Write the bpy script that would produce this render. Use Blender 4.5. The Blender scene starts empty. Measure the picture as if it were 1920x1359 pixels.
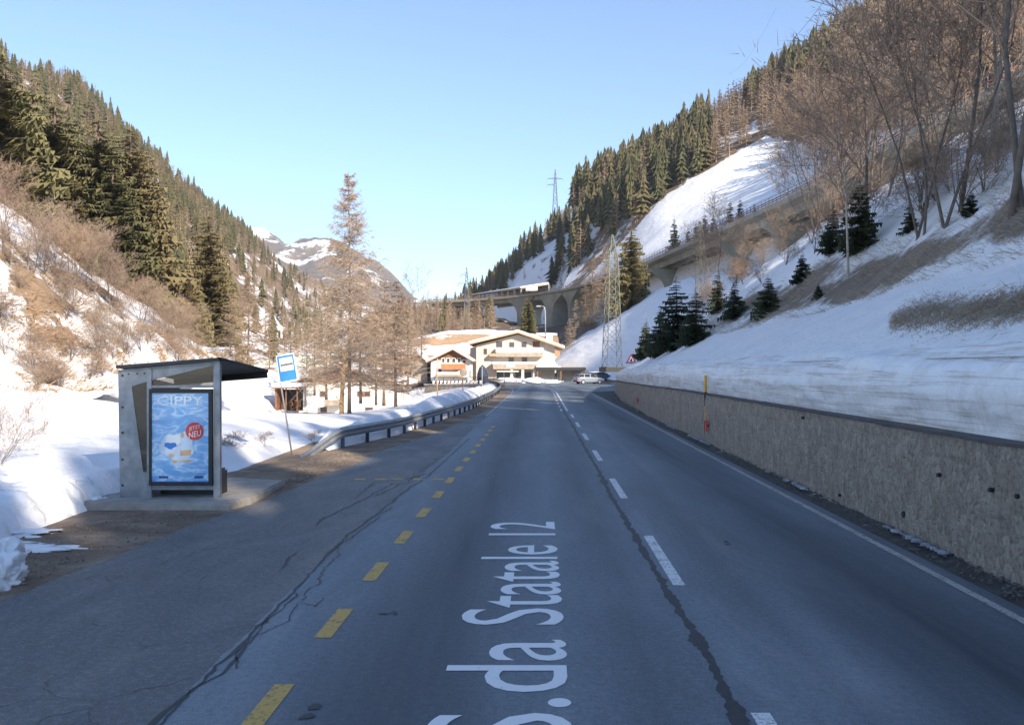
import bpy, bmesh, math, random
import numpy as np
from mathutils import Vector, Matrix, noise as mnoise

scene = bpy.context.scene
COL = scene.collection
R = math.radians

# ------------------------------------------------------------------ camera, sky, sun, exposure
F = 1700.0            # focal length in pixels of the 1920 px wide photograph
HZ = 688.0            # horizon row
cam_d = bpy.data.cameras.new("camera")
cam = bpy.data.objects.new("camera", cam_d)
COL.objects.link(cam)
cam.location = (0, 0, 2.5)
cam.rotation_euler = (R(90), 0, 0)
cam_d.sensor_width = 36
cam_d.lens = 36 * F / 1920
cam_d.shift_y = 8.5 / 1920
cam_d.clip_start = 0.1
cam_d.clip_end = 12000
scene.camera = cam

SUN_EL = 25.5
SUN_H = Vector((0.55, -0.84)).normalized()     # horizontal direction towards the sun
world = bpy.data.worlds.new("World")
scene.world = world
world.use_nodes = True
wn = world.node_tree
bg = wn.nodes["Background"]
sky = wn.nodes.new("ShaderNodeTexSky")
sky.sky_type = 'NISHITA'
sky.sun_disc = False
sky.sun_elevation = R(SUN_EL)
sky.sun_rotation = math.atan2(SUN_H.x, SUN_H.y)
sky.altitude = 2600
sky.air_density = 1.0
sky.dust_density = 0.1
sky.ozone_density = 1.9
wn.links.new(sky.outputs[0], bg.inputs[0])
bg.inputs[1].default_value = 0.15
sun_d = bpy.data.lights.new("sun", 'SUN')
sun_d.energy = 5.0
sun_d.angle = R(0.5)
sun_d.color = (1.0, 0.87, 0.70)
sun = bpy.data.objects.new("sun", sun_d)
COL.objects.link(sun)
to_sun = Vector((SUN_H.x * math.cos(R(SUN_EL)), SUN_H.y * math.cos(R(SUN_EL)), math.sin(R(SUN_EL))))
sun.rotation_euler = to_sun.to_track_quat('Z', 'Y').to_euler()
sun.location = to_sun * 100
scene.view_settings.view_transform = 'Standard'
scene.view_settings.look = 'None'
scene.view_settings.exposure = 0.93
scene.view_settings.gamma = 1
scene.cycles.max_bounces = 6
scene.cycles.diffuse_bounces = 3
scene.cycles.transparent_max_bounces = 8
scene.cycles.use_denoising = True

# ------------------------------------------------------------------ coordinates
def P(px, py, Y):
    return Vector(((px - 960) * Y / F, Y, 2.5 + (HZ - py) * Y / F))
SH = 0.03235          # the road runs towards pixel 1015 on the horizon
def off(v):
    return -max(0.0, v - 85) ** 2 / 660
def RX(u, v):         # road frame (sideways u, along v) to world x
    return u + SH * v + off(v)
def G(px, py):        # a pixel on the flat ground -> (u, v)
    v = F * 2.5 / (py - HZ)
    return ((px - 1015) / (py - HZ) * 2.5, v)
def sstep(a, b, x):
    t = min(1.0, max(0.0, (x - a) / (b - a)))
    return t * t * (3 - 2 * t)
def lerp(a, b, t):
    return a + (b - a) * t
def interp(x, xs, ys):
    return float(np.interp(x, xs, ys))
def fbm(x, y, z=0.0, octv=4):
    return mnoise.fractal(Vector((x, y, z)), 0.9, 2.1, octv, noise_basis='PERLIN_ORIGINAL')

# ------------------------------------------------------------------ mesh builder
class MB:
    def __init__(self):
        self.v = []; self.f = []; self.m = []
    def face(self, pts, mi=0):
        n = len(self.v)
        self.v.extend([tuple(p) for p in pts])
        self.f.append(tuple(range(n, n + len(pts)))); self.m.append(mi)
    def box(self, lo, hi, mi=0, M=None):
        (x0, y0, z0), (x1, y1, z1) = lo, hi
        c = [Vector(p) for p in ((x0,y0,z0),(x1,y0,z0),(x1,y1,z0),(x0,y1,z0),(x0,y0,z1),(x1,y0,z1),(x1,y1,z1),(x0,y1,z1))]
        if M is not None: c = [M @ p for p in c]
        self.hexa(c, mi)
    def hexa(self, c, mi=0):
        n = len(self.v); self.v.extend([tuple(p) for p in c])
        for q in ((0,3,2,1),(4,5,6,7),(0,1,5,4),(1,2,6,5),(2,3,7,6),(3,0,4,7)):
            self.f.append(tuple(n + i for i in q)); self.m.append(mi)
    def bar(self, a, b, w, h=None, mi=0):
        a = Vector(a); b = Vector(b); h = h or w
        d = b - a
        if d.length < 1e-6: return
        d.normalize()
        up = Vector((0,0,1)) if abs(d.z) < 0.95 else Vector((0,1,0))
        s = d.cross(up).normalized() * (w/2); t = s.cross(d).normalized() * (h/2)
        self.hexa([a-s-t, a+s-t, b+s-t, b-s-t, a-s+t, a+s+t, b+s+t, b-s+t], mi)
    def tube(self, pts, rad, n=8, mi=0, cap=True):
        pts = [Vector(p) for p in pts]
        if not hasattr(rad, '__len__'): rad = [rad] * len(pts)
        base = len(self.v); ref = None
        for i, p in enumerate(pts):
            d = (pts[min(i+1, len(pts)-1)] - pts[max(i-1, 0)]).normalized()
            if ref is None:
                ref = Vector((1,0,0)) if abs(d.x) < 0.9 else Vector((0,1,0))
            s = (ref - d * ref.dot(d)).normalized(); t = d.cross(s); ref = s
            for k in range(n):
                a = 2*math.pi*k/n
                self.v.append(tuple(p + (s*math.cos(a) + t*math.sin(a)) * rad[i]))
        for i in range(len(pts)-1):
            for k in range(n):
                k2 = (k+1) % n
                self.f.append((base+i*n+k, base+i*n+k2, base+(i+1)*n+k2, base+(i+1)*n+k)); self.m.append(mi)
        if cap:
            self.f.append(tuple(base+k for k in reversed(range(n)))); self.m.append(mi)
            self.f.append(tuple(base+(len(pts)-1)*n+k for k in range(n))); self.m.append(mi)
    def prism(self, poly, d, mi=0):
        d = Vector(d); n = len(self.v); k = len(poly)
        poly = [Vector(p) for p in poly]
        self.v.extend([tuple(p) for p in poly]); self.v.extend([tuple(p + d) for p in poly])
        self.f.append(tuple(range(n, n+k))); self.f.append(tuple(n+k+i for i in reversed(range(k))))
        self.m += [mi, mi]
        for i in range(k):
            j = (i+1) % k
            self.f.append((n+j, n+i, n+k+i, n+k+j)); self.m.append(mi)
    def build(self, name, mats, parent=None, smooth=False, fix=True):
        me = bpy.data.meshes.new(name)
        me.from_pydata(self.v, [], self.f)
        if not isinstance(mats, (list, tuple)): mats = [mats]
        for m in mats: me.materials.append(m)
        if len(mats) > 1: me.polygons.foreach_set('material_index', self.m)
        if smooth: me.polygons.foreach_set('use_smooth', [True]*len(self.f))
        me.update()
        if fix:
            bm = bmesh.new(); bm.from_mesh(me); bmesh.ops.recalc_face_normals(bm, faces=bm.faces); bm.to_mesh(me); bm.free()
        o = bpy.data.objects.new(name, me); COL.objects.link(o)
        if parent is not None: o.parent = parent
        return o

def tri_mesh(name, V, T, mats, MI=None, smooth=False):
    """fast mesh from numpy triangles"""
    me = bpy.data.meshes.new(name)
    V = np.asarray(V, dtype=np.float32); T = np.asarray(T, dtype=np.int32)
    me.vertices.add(len(V)); me.vertices.foreach_set('co', V.ravel())
    me.loops.add(T.size); me.loops.foreach_set('vertex_index', T.ravel())
    me.polygons.add(len(T))
    me.polygons.foreach_set('loop_start', np.arange(0, T.size, 3, dtype=np.int32))
    for m in (mats if isinstance(mats, (list, tuple)) else [mats]): me.materials.append(m)
    if MI is not None: me.polygons.foreach_set('material_index', np.asarray(MI, dtype=np.int32))
    if smooth: me.polygons.foreach_set('use_smooth', [True]*len(T))
    me.update(calc_edges=True); me.validate()
    return me

def tag(o, label=None, cat=None, group=None, kind=None):
    if label: o['label'] = label
    if cat: o['category'] = cat
    if group: o['group'] = group
    if kind: o['kind'] = kind
    return o
def empty(name, loc, label, cat, rz=0.0, group=None):
    o = bpy.data.objects.new(name, None); COL.objects.link(o)
    o.location = loc; o.rotation_euler = (0, 0, rz); o.empty_display_size = 0.3
    return tag(o, label, cat, group)
def struct(o):
    o['kind'] = 'structure'; return o
def copy_tree(o, parent=None):
    c = o.copy(); COL.objects.link(c)
    if parent is not None: c.parent = parent
    for ch in o.children: copy_tree(ch, c)
    return c

# ------------------------------------------------------------------ materials
class NT:
    def __init__(self, name):
        self.mat = bpy.data.materials.new(name); self.mat.use_nodes = True
        self.t = self.mat.node_tree; self.b = self.t.nodes["Principled BSDF"]
        self.tc = None
    def n(self, typ, **kw):
        x = self.t.nodes.new(typ)
        for k, v in kw.items(): setattr(x, k, v)
        return x
    def l(self, a, b): self.t.links.new(a, b)
    def coord(self, scale=(1,1,1), rot=(0,0,0), src='Object'):
        if self.tc is None: self.tc = self.n("ShaderNodeTexCoord")
        m = self.n("ShaderNodeMapping"); m.inputs['Scale'].default_value = scale; m.inputs['Rotation'].default_value = rot
        self.l(self.tc.outputs[src], m.inputs[0]); return m.outputs[0]
    def noise(self, vec, scale, detail=4, rough=0.55, dist=0.0):
        x = self.n("ShaderNodeTexNoise"); x.inputs['Scale'].default_value = scale
        x.inputs['Detail'].default_value = detail; x.inputs['Roughness'].default_value = rough
        x.inputs['Distortion'].default_value = dist
        if vec is not None: self.l(vec, x.inputs['Vector'])
        return x.outputs['Fac']
    def voro(self, vec, scale, feature='F1', out='Distance', rnd=1.0):
        x = self.n("ShaderNodeTexVoronoi", feature=feature); x.inputs['Scale'].default_value = scale
        x.inputs['Randomness'].default_value = rnd
        self.l(vec, x.inputs['Vector']); return x.outputs[out]
    def ramp(self, fac, stops, interp='LINEAR'):
        x = self.n("ShaderNodeValToRGB"); x.color_ramp.interpolation = interp
        e = x.color_ramp.elements
        while len(e) < len(stops): e.new(0.5)
        for el, (p, c) in zip(e, stops):
            el.position = p
            el.color = (c, c, c, 1) if isinstance(c, (int, float)) else (*c, 1)
        self.l(fac, x.inputs[0]); return x.outputs[0]
    def math(self, op, a, b=None, clamp=False):
        x = self.n("ShaderNodeMath", operation=op); x.use_clamp = clamp
        for i, q in enumerate((a, b)):
            if q is None: continue
            if isinstance(q, (int, float)): x.inputs[i].default_value = q
            else: self.l(q, x.inputs[i])
        return x.outputs[0]
    def mix(self, fac, a, b, mode='MIX'):
        x = self.n("ShaderNodeMix", data_type='RGBA', blend_type=mode)
        for sock, q in ((x.inputs[0], fac), (x.inputs[6], a), (x.inputs[7], b)):
            if isinstance(q, (int, float)): sock.default_value = q
            elif isinstance(q, tuple): sock.default_value = (*q, 1)
            else: self.l(q, sock)
        return x.outputs[2]
    def base(self, c):
        if isinstance(c, tuple): self.b.inputs['Base Color'].default_value = (*c, 1)
        else: self.l(c, self.b.inputs['Base Color'])
    def rough(self, r):
        if isinstance(r, (int, float)): self.b.inputs['Roughness'].default_value = r
        else: self.l(r, self.b.inputs['Roughness'])
    def metal(self, r): self.b.inputs['Metallic'].default_value = r
    def bump(self, h, strength=0.5, dist=0.05):
        x = self.n("ShaderNodeBump"); x.inputs['Strength'].default_value = strength; x.inputs['Distance'].default_value = dist
        self.l(h, x.inputs['Height']); self.l(x.outputs[0], self.b.inputs['Normal'])
    def rand(self):
        return self.n("ShaderNodeObjectInfo").outputs['Random']
    def attr(self, name):
        return self.n("ShaderNodeAttribute", attribute_name=name)

def plain(name, c, rough=0.6, metal=0.0, var=0.18, scale=6.0, bump=0.0):
    k = NT(name); v = k.coord()
    f = k.noise(v, scale, 5, 0.6)
    d = tuple(x*(1-var) for x in c); l = tuple(min(1, x*(1+var)) for x in c)
    k.base(k.ramp(f, [(0.3, d), (0.7, l)])); k.rough(rough); k.metal(metal)
    if bump: k.bump(f, bump, 0.02)
    return k.mat

def snow_mat(name, dirt=0.0, scale=1.0, strata=False):
    k = NT(name); v = k.coord()
    n1 = k.noise(v, 0.9*scale, 6, 0.6); n2 = k.noise(v, 9*scale, 5, 0.6)
    c = k.ramp(n1, [(0.25, (0.80,0.82,0.86)), (0.75, (0.90,0.91,0.92))])
    if dirt:
        nd = k.noise(k.coord((0.6,0.6,1.6)), 2.2*scale, 8, 0.7, 0.6)
        c = k.mix(k.ramp(nd, [(0.5, 0.0), (0.8, dirt)]), c, (0.36,0.29,0.22))
    if strata:
        w = k.noise(k.coord((0.10,0.10,5.5)), 1.0, 6, 0.65, 0.1)
        line = k.ramp(w, [(0.46,0.0),(0.497,0.7),(0.51,0.75),(0.55,0.0)])
        patch = k.ramp(k.noise(v, 0.7, 5, 0.7), [(0.35,0.15),(0.65,1.0)])
        c = k.mix(k.math('MULTIPLY', line, patch), c, (0.40,0.33,0.26))
        w2 = k.noise(k.coord((1.1,1.1,0.22)), 3.0, 6, 0.7)
        c = k.mix(k.ramp(w2, [(0.48,0.0),(0.72,0.42)]), c, (0.55,0.49,0.42))
        sp_ = k.noise(v, 26, 4, 0.8)
        c = k.mix(k.ramp(sp_, [(0.62,0.0),(0.72,0.5)]), c, (0.25,0.2,0.15))
    k.base(c); k.rough(0.7)
    h = k.math('ADD', k.math('MULTIPLY', n1, 1.0), k.math('MULTIPLY', n2, 0.25))
    if strata: h = k.math('ADD', h, k.math('MULTIPLY', w2, 0.5))
    k.bump(h, 0.9 if strata else 0.5, 0.12)
    return k.mat

def slope_mat(name, thr, c1, c2, scale=0.12, stretch=(1,1,1), rot=(0,0,0), edge=0.03, fine=3.0, bumpd=0.3, rock=None):
    """snow lying in patches on brown ground; thr = share boundary (higher: less snow)"""
    k = NT(name); v = k.coord()
    n = k.noise(k.coord(stretch, rot), scale, 8, 0.62, 0.4)
    nf = k.noise(v, fine, 6, 0.7)
    f = k.math('ADD', n, k.math('MULTIPLY', k.math('SUBTRACT', nf, 0.5), 0.22))
    fac = k.ramp(f, [(thr-edge, 0.0), (thr+edge, 1.0)])
    g = k.mix(k.ramp(k.noise(v, fine*0.35, 6, 0.7), [(0.3,0.0),(0.7,1.0)]), c1, c2)
    if rock: g = k.mix(k.ramp(k.noise(v, fine*0.2, 4, 0.6), [(0.52,0.0),(0.6,1.0)]), g, rock)
    k.base(k.mix(fac, g, (0.86,0.87,0.89))); k.rough(0.85)
    k.bump(k.math('ADD', fac, nf), 0.7, bumpd)
    return k.mat

M = {}
M['snow'] = snow_mat('snow')
M['snow_bank'] = snow_mat('snow_bank', dirt=0.30)
M['snow_cut'] = snow_mat('snow_cut', dirt=0.25, strata=True)
M['snow_roof'] = snow_mat('snow_roof', dirt=0.0, scale=0.5)
M['steel'] = plain('steel', (0.36,0.38,0.40), 0.45, 0.6, 0.22, 5)
M['galv'] = plain('galvanised', (0.26,0.28,0.30), 0.5, 0.35, 0.30, 4)
M['dark'] = plain('dark_paint', (0.025,0.027,0.032), 0.5, 0, 0.2)
M['black'] = plain('black_paint', (0.015,0.015,0.017), 0.5, 0, 0.2)
M['concrete'] = plain('concrete', (0.34,0.32,0.29), 0.85, 0, 0.25, 3, 0.3)
M['concrete_far'] = plain('viaduct_concrete', (0.33,0.31,0.25), 0.9, 0, 0.25, 0.25, 0.2)
M['rust'] = plain('rust_red', (0.24,0.09,0.06), 0.8, 0, 0.3, 1.5)
M['white'] = plain('white_paint', (0.78,0.78,0.77), 0.5, 0, 0.06)
M['blue'] = plain('sign_blue', (0.035,0.21,0.62), 0.4, 0, 0.08)
M['red'] = plain('sign_red', (0.62,0.05,0.04), 0.45, 0, 0.12)
M['yellow'] = plain('pole_yellow', (0.78,0.38,0.02), 0.5, 0, 0.15)
M['wood'] = plain('brown_wood', (0.20,0.10,0.055), 0.8, 0, 0.35, 2.5)
M['lightwood'] = plain('light_wood', (0.46,0.30,0.17), 0.75, 0, 0.2, 2)
M['orange_wood'] = plain('orange_wood', (0.44,0.15,0.06), 0.75, 0, 0.25, 2)
M['cream'] = plain('cream_plaster', (0.56,0.50,0.43), 0.9, 0, 0.10, 0.7)
M['plaster'] = plain('white_plaster', (0.72,0.70,0.66), 0.9, 0, 0.10, 0.7)
M['stone'] = plain('rough_stone', (0.26,0.22,0.18), 0.9, 0, 0.45, 1.8, 0.6)
M['pylon_green'] = plain('pylon_green', (0.15,0.155,0.115), 0.7, 0.0, 0.2, 2)
M['pylon_blue'] = plain('pylon_grey', (0.075,0.095,0.13), 0.6, 0.0, 0.2, 2)
M['rubber'] = plain('rubber', (0.02,0.02,0.02), 0.8)
M['tail'] = plain('tail_lamp', (0.45,0.03,0.03), 0.3)

def glass(name, c, rough=0.12, alpha=1.0):
    k = NT(name); k.base(c); k.rough(rough); k.b.inputs['Alpha'].default_value = alpha
    k.b.inputs['Specular IOR Level'].default_value = 0.6
    return k.mat
M['window'] = glass('window_glass', (0.05,0.055,0.07))
M['car_glass'] = glass('car_glass', (0.03,0.035,0.04), 0.05)
M['pane'] = glass('shelter_pane', (0.10,0.08,0.05), 0.05, 0.55)

def carpaint(name, c):
    k = NT(name); k.base(c); k.rough(0.3); k.metal(0.5); k.b.inputs['Coat Weight'].default_value = 0.6
    return k.mat
M['car_silver'] = carpaint('car_silver', (0.30,0.34,0.40))
M['car_dark'] = carpaint('car_darkblue', (0.05,0.07,0.11))

def asphalt(name, tone=1.0, tracks=True):
    k = NT(name); v = k.coord((1,1,1), (0,0,math.atan(SH)))
    grain = k.noise(v, 70, 4, 0.85); mid = k.noise(v, 14, 7, 0.85); big = k.noise(k.coord((1,0.22,1),(0,0,math.atan(SH))), 0.42, 5, 0.62, 0.5)
    c = k.ramp(big, [(0.32,(0.095*tone,0.120*tone,0.145*tone)),(0.5,(0.185*tone,0.225*tone,0.262*tone)),(0.68,(0.30*tone,0.345*tone,0.385*tone))])
    if tracks:
        sx = k.n("ShaderNodeSeparateXYZ"); k.l(v, sx.inputs[0])
        wob = k.math('MULTIPLY', k.math('SUBTRACT', k.noise(k.coord((0.4,0.06,1)), 1.0, 4, 0.6), 0.5), 0.9)
        uu = k.math('ADD', sx.outputs[0], wob)
        acc = None
        for uc, wd, am in ((-1.1,0.75,0.80),(0.85,0.45,0.50),(2.3,0.35,0.40),(3.75,1.0,1.0),(4.9,0.3,0.5)):
            d = k.math('ABSOLUTE', k.math('SUBTRACT', uu, uc))
            g = k.math('MULTIPLY', k.math('SUBTRACT', 1.0, k.math('DIVIDE', d, wd*1.7), clamp=True), am)
            acc = g if acc is None else k.math('MAXIMUM', acc, g)
        streak = k.ramp(k.noise(k.coord((1.6,0.07,1),(0,0,math.atan(SH))), 1.0, 6, 0.7), [(0.3,0.6),(0.62,1.0)])
        salt = k.ramp(k.noise(k.coord((1.2,0.25,1),(0,0,math.atan(SH))), 0.8, 8, 0.72, 0.8), [(0.52,0.0),(0.74,0.55)])
        c = k.mix(salt, c, (0.34,0.35,0.36))
    if tracks:
        bayf = k.math('MULTIPLY', k.math('LESS_THAN', k.math('ADD', sx.outputs[0], k.math('MULTIPLY', k.math('SUBTRACT', k.noise(k.coord((0.5,0.25,1)), 1.0, 5, 0.6), 0.5), 0.5)), -2.75), 0.9)
        bn = k.noise(k.coord((0.8,0.35,1)), 0.9, 7, 0.7, 0.6)
        cw = k.n("ShaderNodeTexNoise"); cw.inputs['Scale'].default_value = 1.4; cw.inputs['Detail'].default_value = 6; k.l(v, cw.inputs['Vector'])
        cv = k.n("ShaderNodeMix", data_type='RGBA', blend_type='ADD'); cv.inputs[0].default_value = 0.9; k.l(v, cv.inputs[6]); k.l(cw.outputs['Color'], cv.inputs[7])
        ce = k.voro(cv.outputs[2], 0.75, 'DISTANCE_TO_EDGE')
        hair = k.math('MULTIPLY', k.ramp(ce, [(0.0,0.75),(0.012,0.0)]), k.ramp(k.noise(v, 0.5, 3, 0.6), [(0.45,0.0),(0.6,1.0)]))
        c = k.mix(bayf, c, k.ramp(bn, [(0.3,(0.085,0.084,0.085)),(0.5,(0.150,0.145,0.140)),(0.72,(0.25,0.23,0.205))]))
    c = k.mix(k.ramp(grain, [(0.30,0.6),(0.5,0.0)]), c, (0.03,0.036,0.046))
    c = k.mix(k.ramp(grain, [(0.53,0.0),(0.72,0.7)]), c, (0.40,0.41,0.43))
    c = k.mix(k.ramp(mid, [(0.50,0.0),(0.66,0.38)]), c, (0.04,0.052,0.068))
    c = k.mix(k.ramp(mid, [(0.34,0.4),(0.48,0.0)]), c, (0.38,0.40,0.43))
    if tracks: c = k.mix(k.math('MULTIPLY', k.math('MULTIPLY', acc, streak), 0.92), c, (0.026,0.034,0.048))
    if tracks: c = k.mix(k.math('MULTIPLY', hair, bayf), c, (0.02,0.02,0.022))
    k.base(c); k.rough(k.ramp(big, [(0.3,0.55),(0.7,0.85)]))
    k.bump(grain, 0.55, 0.012)
    return k.mat
M['road'] = asphalt('road_asphalt')
M['lot'] = asphalt('lot_asphalt', 0.8, False)

def paint(name, c, wear):
    k = NT(name); v = k.coord()
    n = k.noise(v, 22, 6, 0.75); n2 = k.noise(v, 3, 4, 0.6)
    f = k.math('ADD', n, k.math('MULTIPLY', n2, 0.35))
    k.base(k.mix(k.ramp(f, [(wear-0.08,0.0),(wear+0.06,1.0)]), c, (0.10,0.10,0.105))); k.rough(0.7)
    return k.mat
M['line_white'] = paint('line_white', (0.72,0.73,0.74), 0.76)
M['line_worn'] = paint('line_worn', (0.46,0.45,0.42), 0.74)
M['line_yellow'] = paint('line_yellow', (0.60,0.38,0.09), 0.78)
M['letter'] = paint('letter_white', (0.84,0.84,0.83), 0.89)
M['tar'] = plain('tar', (0.026,0.028,0.033), 0.6, 0, 0.35, 12, 0.3)

def dirt_mat():
    k = NT('verge_dirt'); v = k.coord()
    a = k.noise(v, 1.1, 7, 0.7, 0.5); b = k.noise(v, 40, 4, 0.75)
    c = k.ramp(a, [(0.3,(0.15,0.11,0.08)),(0.5,(0.27,0.20,0.145)),(0.68,(0.44,0.35,0.26))])
    c = k.mix(k.ramp(b, [(0.35,0.7),(0.5,0.0)]), c, (0.045,0.038,0.032))
    c = k.mix(k.ramp(b, [(0.6,0.0),(0.75,0.6)]), c, (0.40,0.36,0.31))
    k.base(c); k.rough(0.95); k.bump(k.math('ADD', a, b), 0.8, 0.05)
    return k.mat
M['dirt'] = dirt_mat()

def masonry():
    k = NT('wall_masonry')
    wv = k.coord((1,1,1)); 
    sx = k.n("ShaderNodeSeparateXYZ"); k.l(wv, sx.inputs[0])
    cb = k.n("ShaderNodeCombineXYZ"); k.l(sx.outputs[1], cb.inputs[0]); k.l(sx.outputs[2], cb.inputs[1])
    nz = k.n("ShaderNodeTexNoise"); nz.inputs['Scale'].default_value = 3.0; nz.inputs['Detail'].default_value = 3
    k.l(cb.outputs[0], nz.inputs['Vector'])
    ad = k.n("ShaderNodeMix", data_type='RGBA', blend_type='ADD'); ad.inputs[0].default_value = 0.16
    k.l(cb.outputs[0], ad.inputs[6]); k.l(nz.outputs['Color'], ad.inputs[7])
    vec = ad.outputs[2]
    edge = k.voro(vec, 6.5, 'DISTANCE_TO_EDGE'); cell = k.voro(vec, 6.5, 'F1', 'Color')
    bw = k.n("ShaderNodeRGBToBW"); k.l(cell, bw.inputs[0])
    c = k.ramp(bw.outputs[0], [(0.2,(0.345,0.285,0.225)),(0.5,(0.40,0.335,0.27)),(0.8,(0.455,0.385,0.315))])
    f = k.noise(wv, 14, 7, 0.75); f2 = k.noise(k.coord((1,1,0.3)), 5.5, 7, 0.75)
    c = k.mix(k.ramp(f, [(0.33,0.85),(0.5,0.0)]), c, (0.10,0.085,0.068))
    c = k.mix(k.ramp(f, [(0.53,0.0),(0.70,0.6)]), c, (0.50,0.45,0.385))
    c = k.mix(k.ramp(f2, [(0.48,0.0),(0.70,0.65)]), c, (0.15,0.13,0.11))
    mort = k.ramp(edge, [(0.0,0.26),(0.08,0.0)])
    patch = k.ramp(k.noise(wv, 1.2, 4, 0.6), [(0.4,0.15),(0.6,1.0)])
    c = k.mix(k.math('MULTIPLY', mort, patch), c, (0.10,0.085,0.07))
    k.base(c); k.rough(0.92)
    k.bump(k.math('ADD', k.math('MULTIPLY', k.ramp(edge, [(0.0,0.0),(0.15,1.0)]), 0.35), k.math('ADD', f, f2)), 0.9, 0.05)
    return k.mat
M['masonry'] = masonry()

def leaf(name, dark, light, warm=None):
    """foliage or twigs: tone differs from tree to tree (object random or the stored per-tree tone) and from clump to clump"""
    k = NT(name)
    r = k.rand(); at = k.attr('tone').outputs['Fac']
    s = k.math('ADD', r, at); fr = k.math('FRACT', s)
    n = k.noise(k.coord(), 0.9, 3, 0.6)
    f = k.math('ADD', k.math('MULTIPLY', fr, 0.6), k.math('MULTIPLY', n, 0.6))
    c = k.ramp(f, [(0.2, dark), (0.8, light)])
    if warm:
        c = k.mix(k.ramp(k.math('FRACT', k.math('MULTIPLY', fr, 7.3)), [(0.4,0.0),(0.9,0.75)]), c, warm)
    k.base(c); k.rough(0.8); k.b.inputs['Specular IOR Level'].default_value = 0.2
    return k.mat
M['spruce'] = leaf('spruce_needles', (0.040,0.046,0.026), (0.105,0.100,0.048), (0.115,0.092,0.048))
M['spruce_near'] = leaf('spruce_needles_near', (0.085,0.084,0.040), (0.185,0.165,0.078), (0.19,0.148,0.076))
M['spruce_dark'] = leaf('spruce_needles_dark', (0.022,0.030,0.018), (0.050,0.060,0.030))
M['larch'] = leaf('larch_twigs', (0.25,0.185,0.135), (0.39,0.30,0.225), (0.33,0.24,0.17))
M['larch_bark'] = plain('larch_bark', (0.22,0.165,0.125), 0.9, 0, 0.4, 3)
M['spruce_bark'] = plain('spruce_bark', (0.12,0.085,0.06), 0.9, 0, 0.3, 3)
M['bare_twig'] = leaf('bare_twigs', (0.21,0.155,0.12), (0.34,0.26,0.20), (0.34,0.235,0.165))
M['bare_bark'] = plain('bare_bark', (0.125,0.10,0.08), 0.9, 0, 0.4, 4)
M['birch_bark'] = plain('birch_bark', (0.38,0.33,0.27), 0.85, 0, 0.35, 5)
M['grass_dry'] = leaf('dry_grass', (0.20,0.13,0.075), (0.40,0.28,0.17), (0.34,0.19,0.10))
M['grass_grey'] = leaf('grey_grass', (0.25,0.20,0.155), (0.46,0.385,0.30))

# ------------------------------------------------------------------ terrain
def terrain_mat(name, c1, c2, scale=0.12, stretch=(1,1,1), rot=(0,0,0), edge=0.04, fine=2.0, bumpd=0.3, gain=1.0, c3=None):
    """ground where snow lies in patches; the stored 'snow' value says how much of it is covered there"""
    k = NT(name); v = k.coord()
    n = k.noise(k.coord(stretch, rot), scale, 8, 0.62, 0.5)
    nf = k.noise(v, fine, 6, 0.7)
    f = k.math('ADD', k.math('MULTIPLY', k.math('SUBTRACT', n, 0.5), 1.9*gain), k.math('MULTIPLY', k.math('SUBTRACT', nf, 0.5), 0.7*gain))
    f = k.math('ADD', f, k.attr('snow').outputs['Fac'])
    fac = k.ramp(f, [(0.5-edge, 0.0), (0.5+edge, 1.0)])
    g = k.mix(k.ramp(k.noise(v, fine*0.45, 6, 0.72), [(0.3,0.0),(0.7,1.0)]), c1, c2)
    if c3: g = k.mix(k.ramp(k.noise(v, fine*0.13, 5, 0.65), [(0.5,0.0),(0.62,1.0)]), g, c3)
    sn = k.ramp(k.noise(v, 0.8, 6, 0.6), [(0.3,(0.82,0.83,0.86)),(0.7,(0.90,0.90,0.91))])
    k.base(k.mix(fac, g, sn)); k.rough(0.85)
    k.bump(k.math('ADD', k.math('MULTIPLY', fac, 0.6), k.math('ADD', nf, n)), 0.6, bumpd)
    return k.mat

def grid_obj(name, pts, nu, nv, mat, snow=None, smooth=True):
    """pts: (nv, nu, 3) array"""
    pts = np.asarray(pts, dtype=np.float32).reshape(nv, nu, 3)
    me = bpy.data.meshes.new(name)
    i = np.arange((nv-1)*(nu-1)); r = i // (nu-1); c = i % (nu-1)
    a = r*nu + c
    q = np.stack([a, a+1, a+nu+1, a+nu], 1).astype(np.int32)
    p = pts.reshape(-1, 3)
    v0 = p[q[len(q)//2]]
    n = np.cross(v0[1]-v0[0], v0[3]-v0[0])
    if n[2] < 0: q = q[:, ::-1].copy()
    me.vertices.add(len(p)); me.vertices.foreach_set('co', p.ravel())
    me.loops.add(q.size); me.loops.foreach_set('vertex_index', q.ravel())
    me.polygons.add(len(q)); me.polygons.foreach_set('loop_start', np.arange(0, q.size, 4, dtype=np.int32))
    me.polygons.foreach_set('use_smooth', [smooth]*len(q))
    me.materials.append(mat); me.update(calc_edges=True)
    if snow is not None:
        at = me.attributes.new('snow', 'FLOAT', 'POINT'); at.data.foreach_set('value', np.asarray(snow, dtype=np.float32).ravel())
    o = bpy.data.objects.new(name, me); COL.objects.link(o)
    return o

def catmull(P4, t):
    p0, p1, p2, p3 = P4
    return 0.5*((2*p1) + (p2-p0)*t + (2*p0-5*p1+4*p2-p3)*t*t + (3*p1-p0-3*p2+p3)*t*t*t)
def curve_at(pts, s):
    n = len(pts)-1; x = min(max(s, 0), 1)*n; i = min(int(x), n-1); t = x-i
    g = lambda k: pts[min(max(k, 0), n)]
    a = catmull((g(i-1), g(i), g(i+1), g(i+2)), t)
    b = pts[i]*(1-t) + pts[i+1]*t
    return a*0.6 + b*0.4

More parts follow.
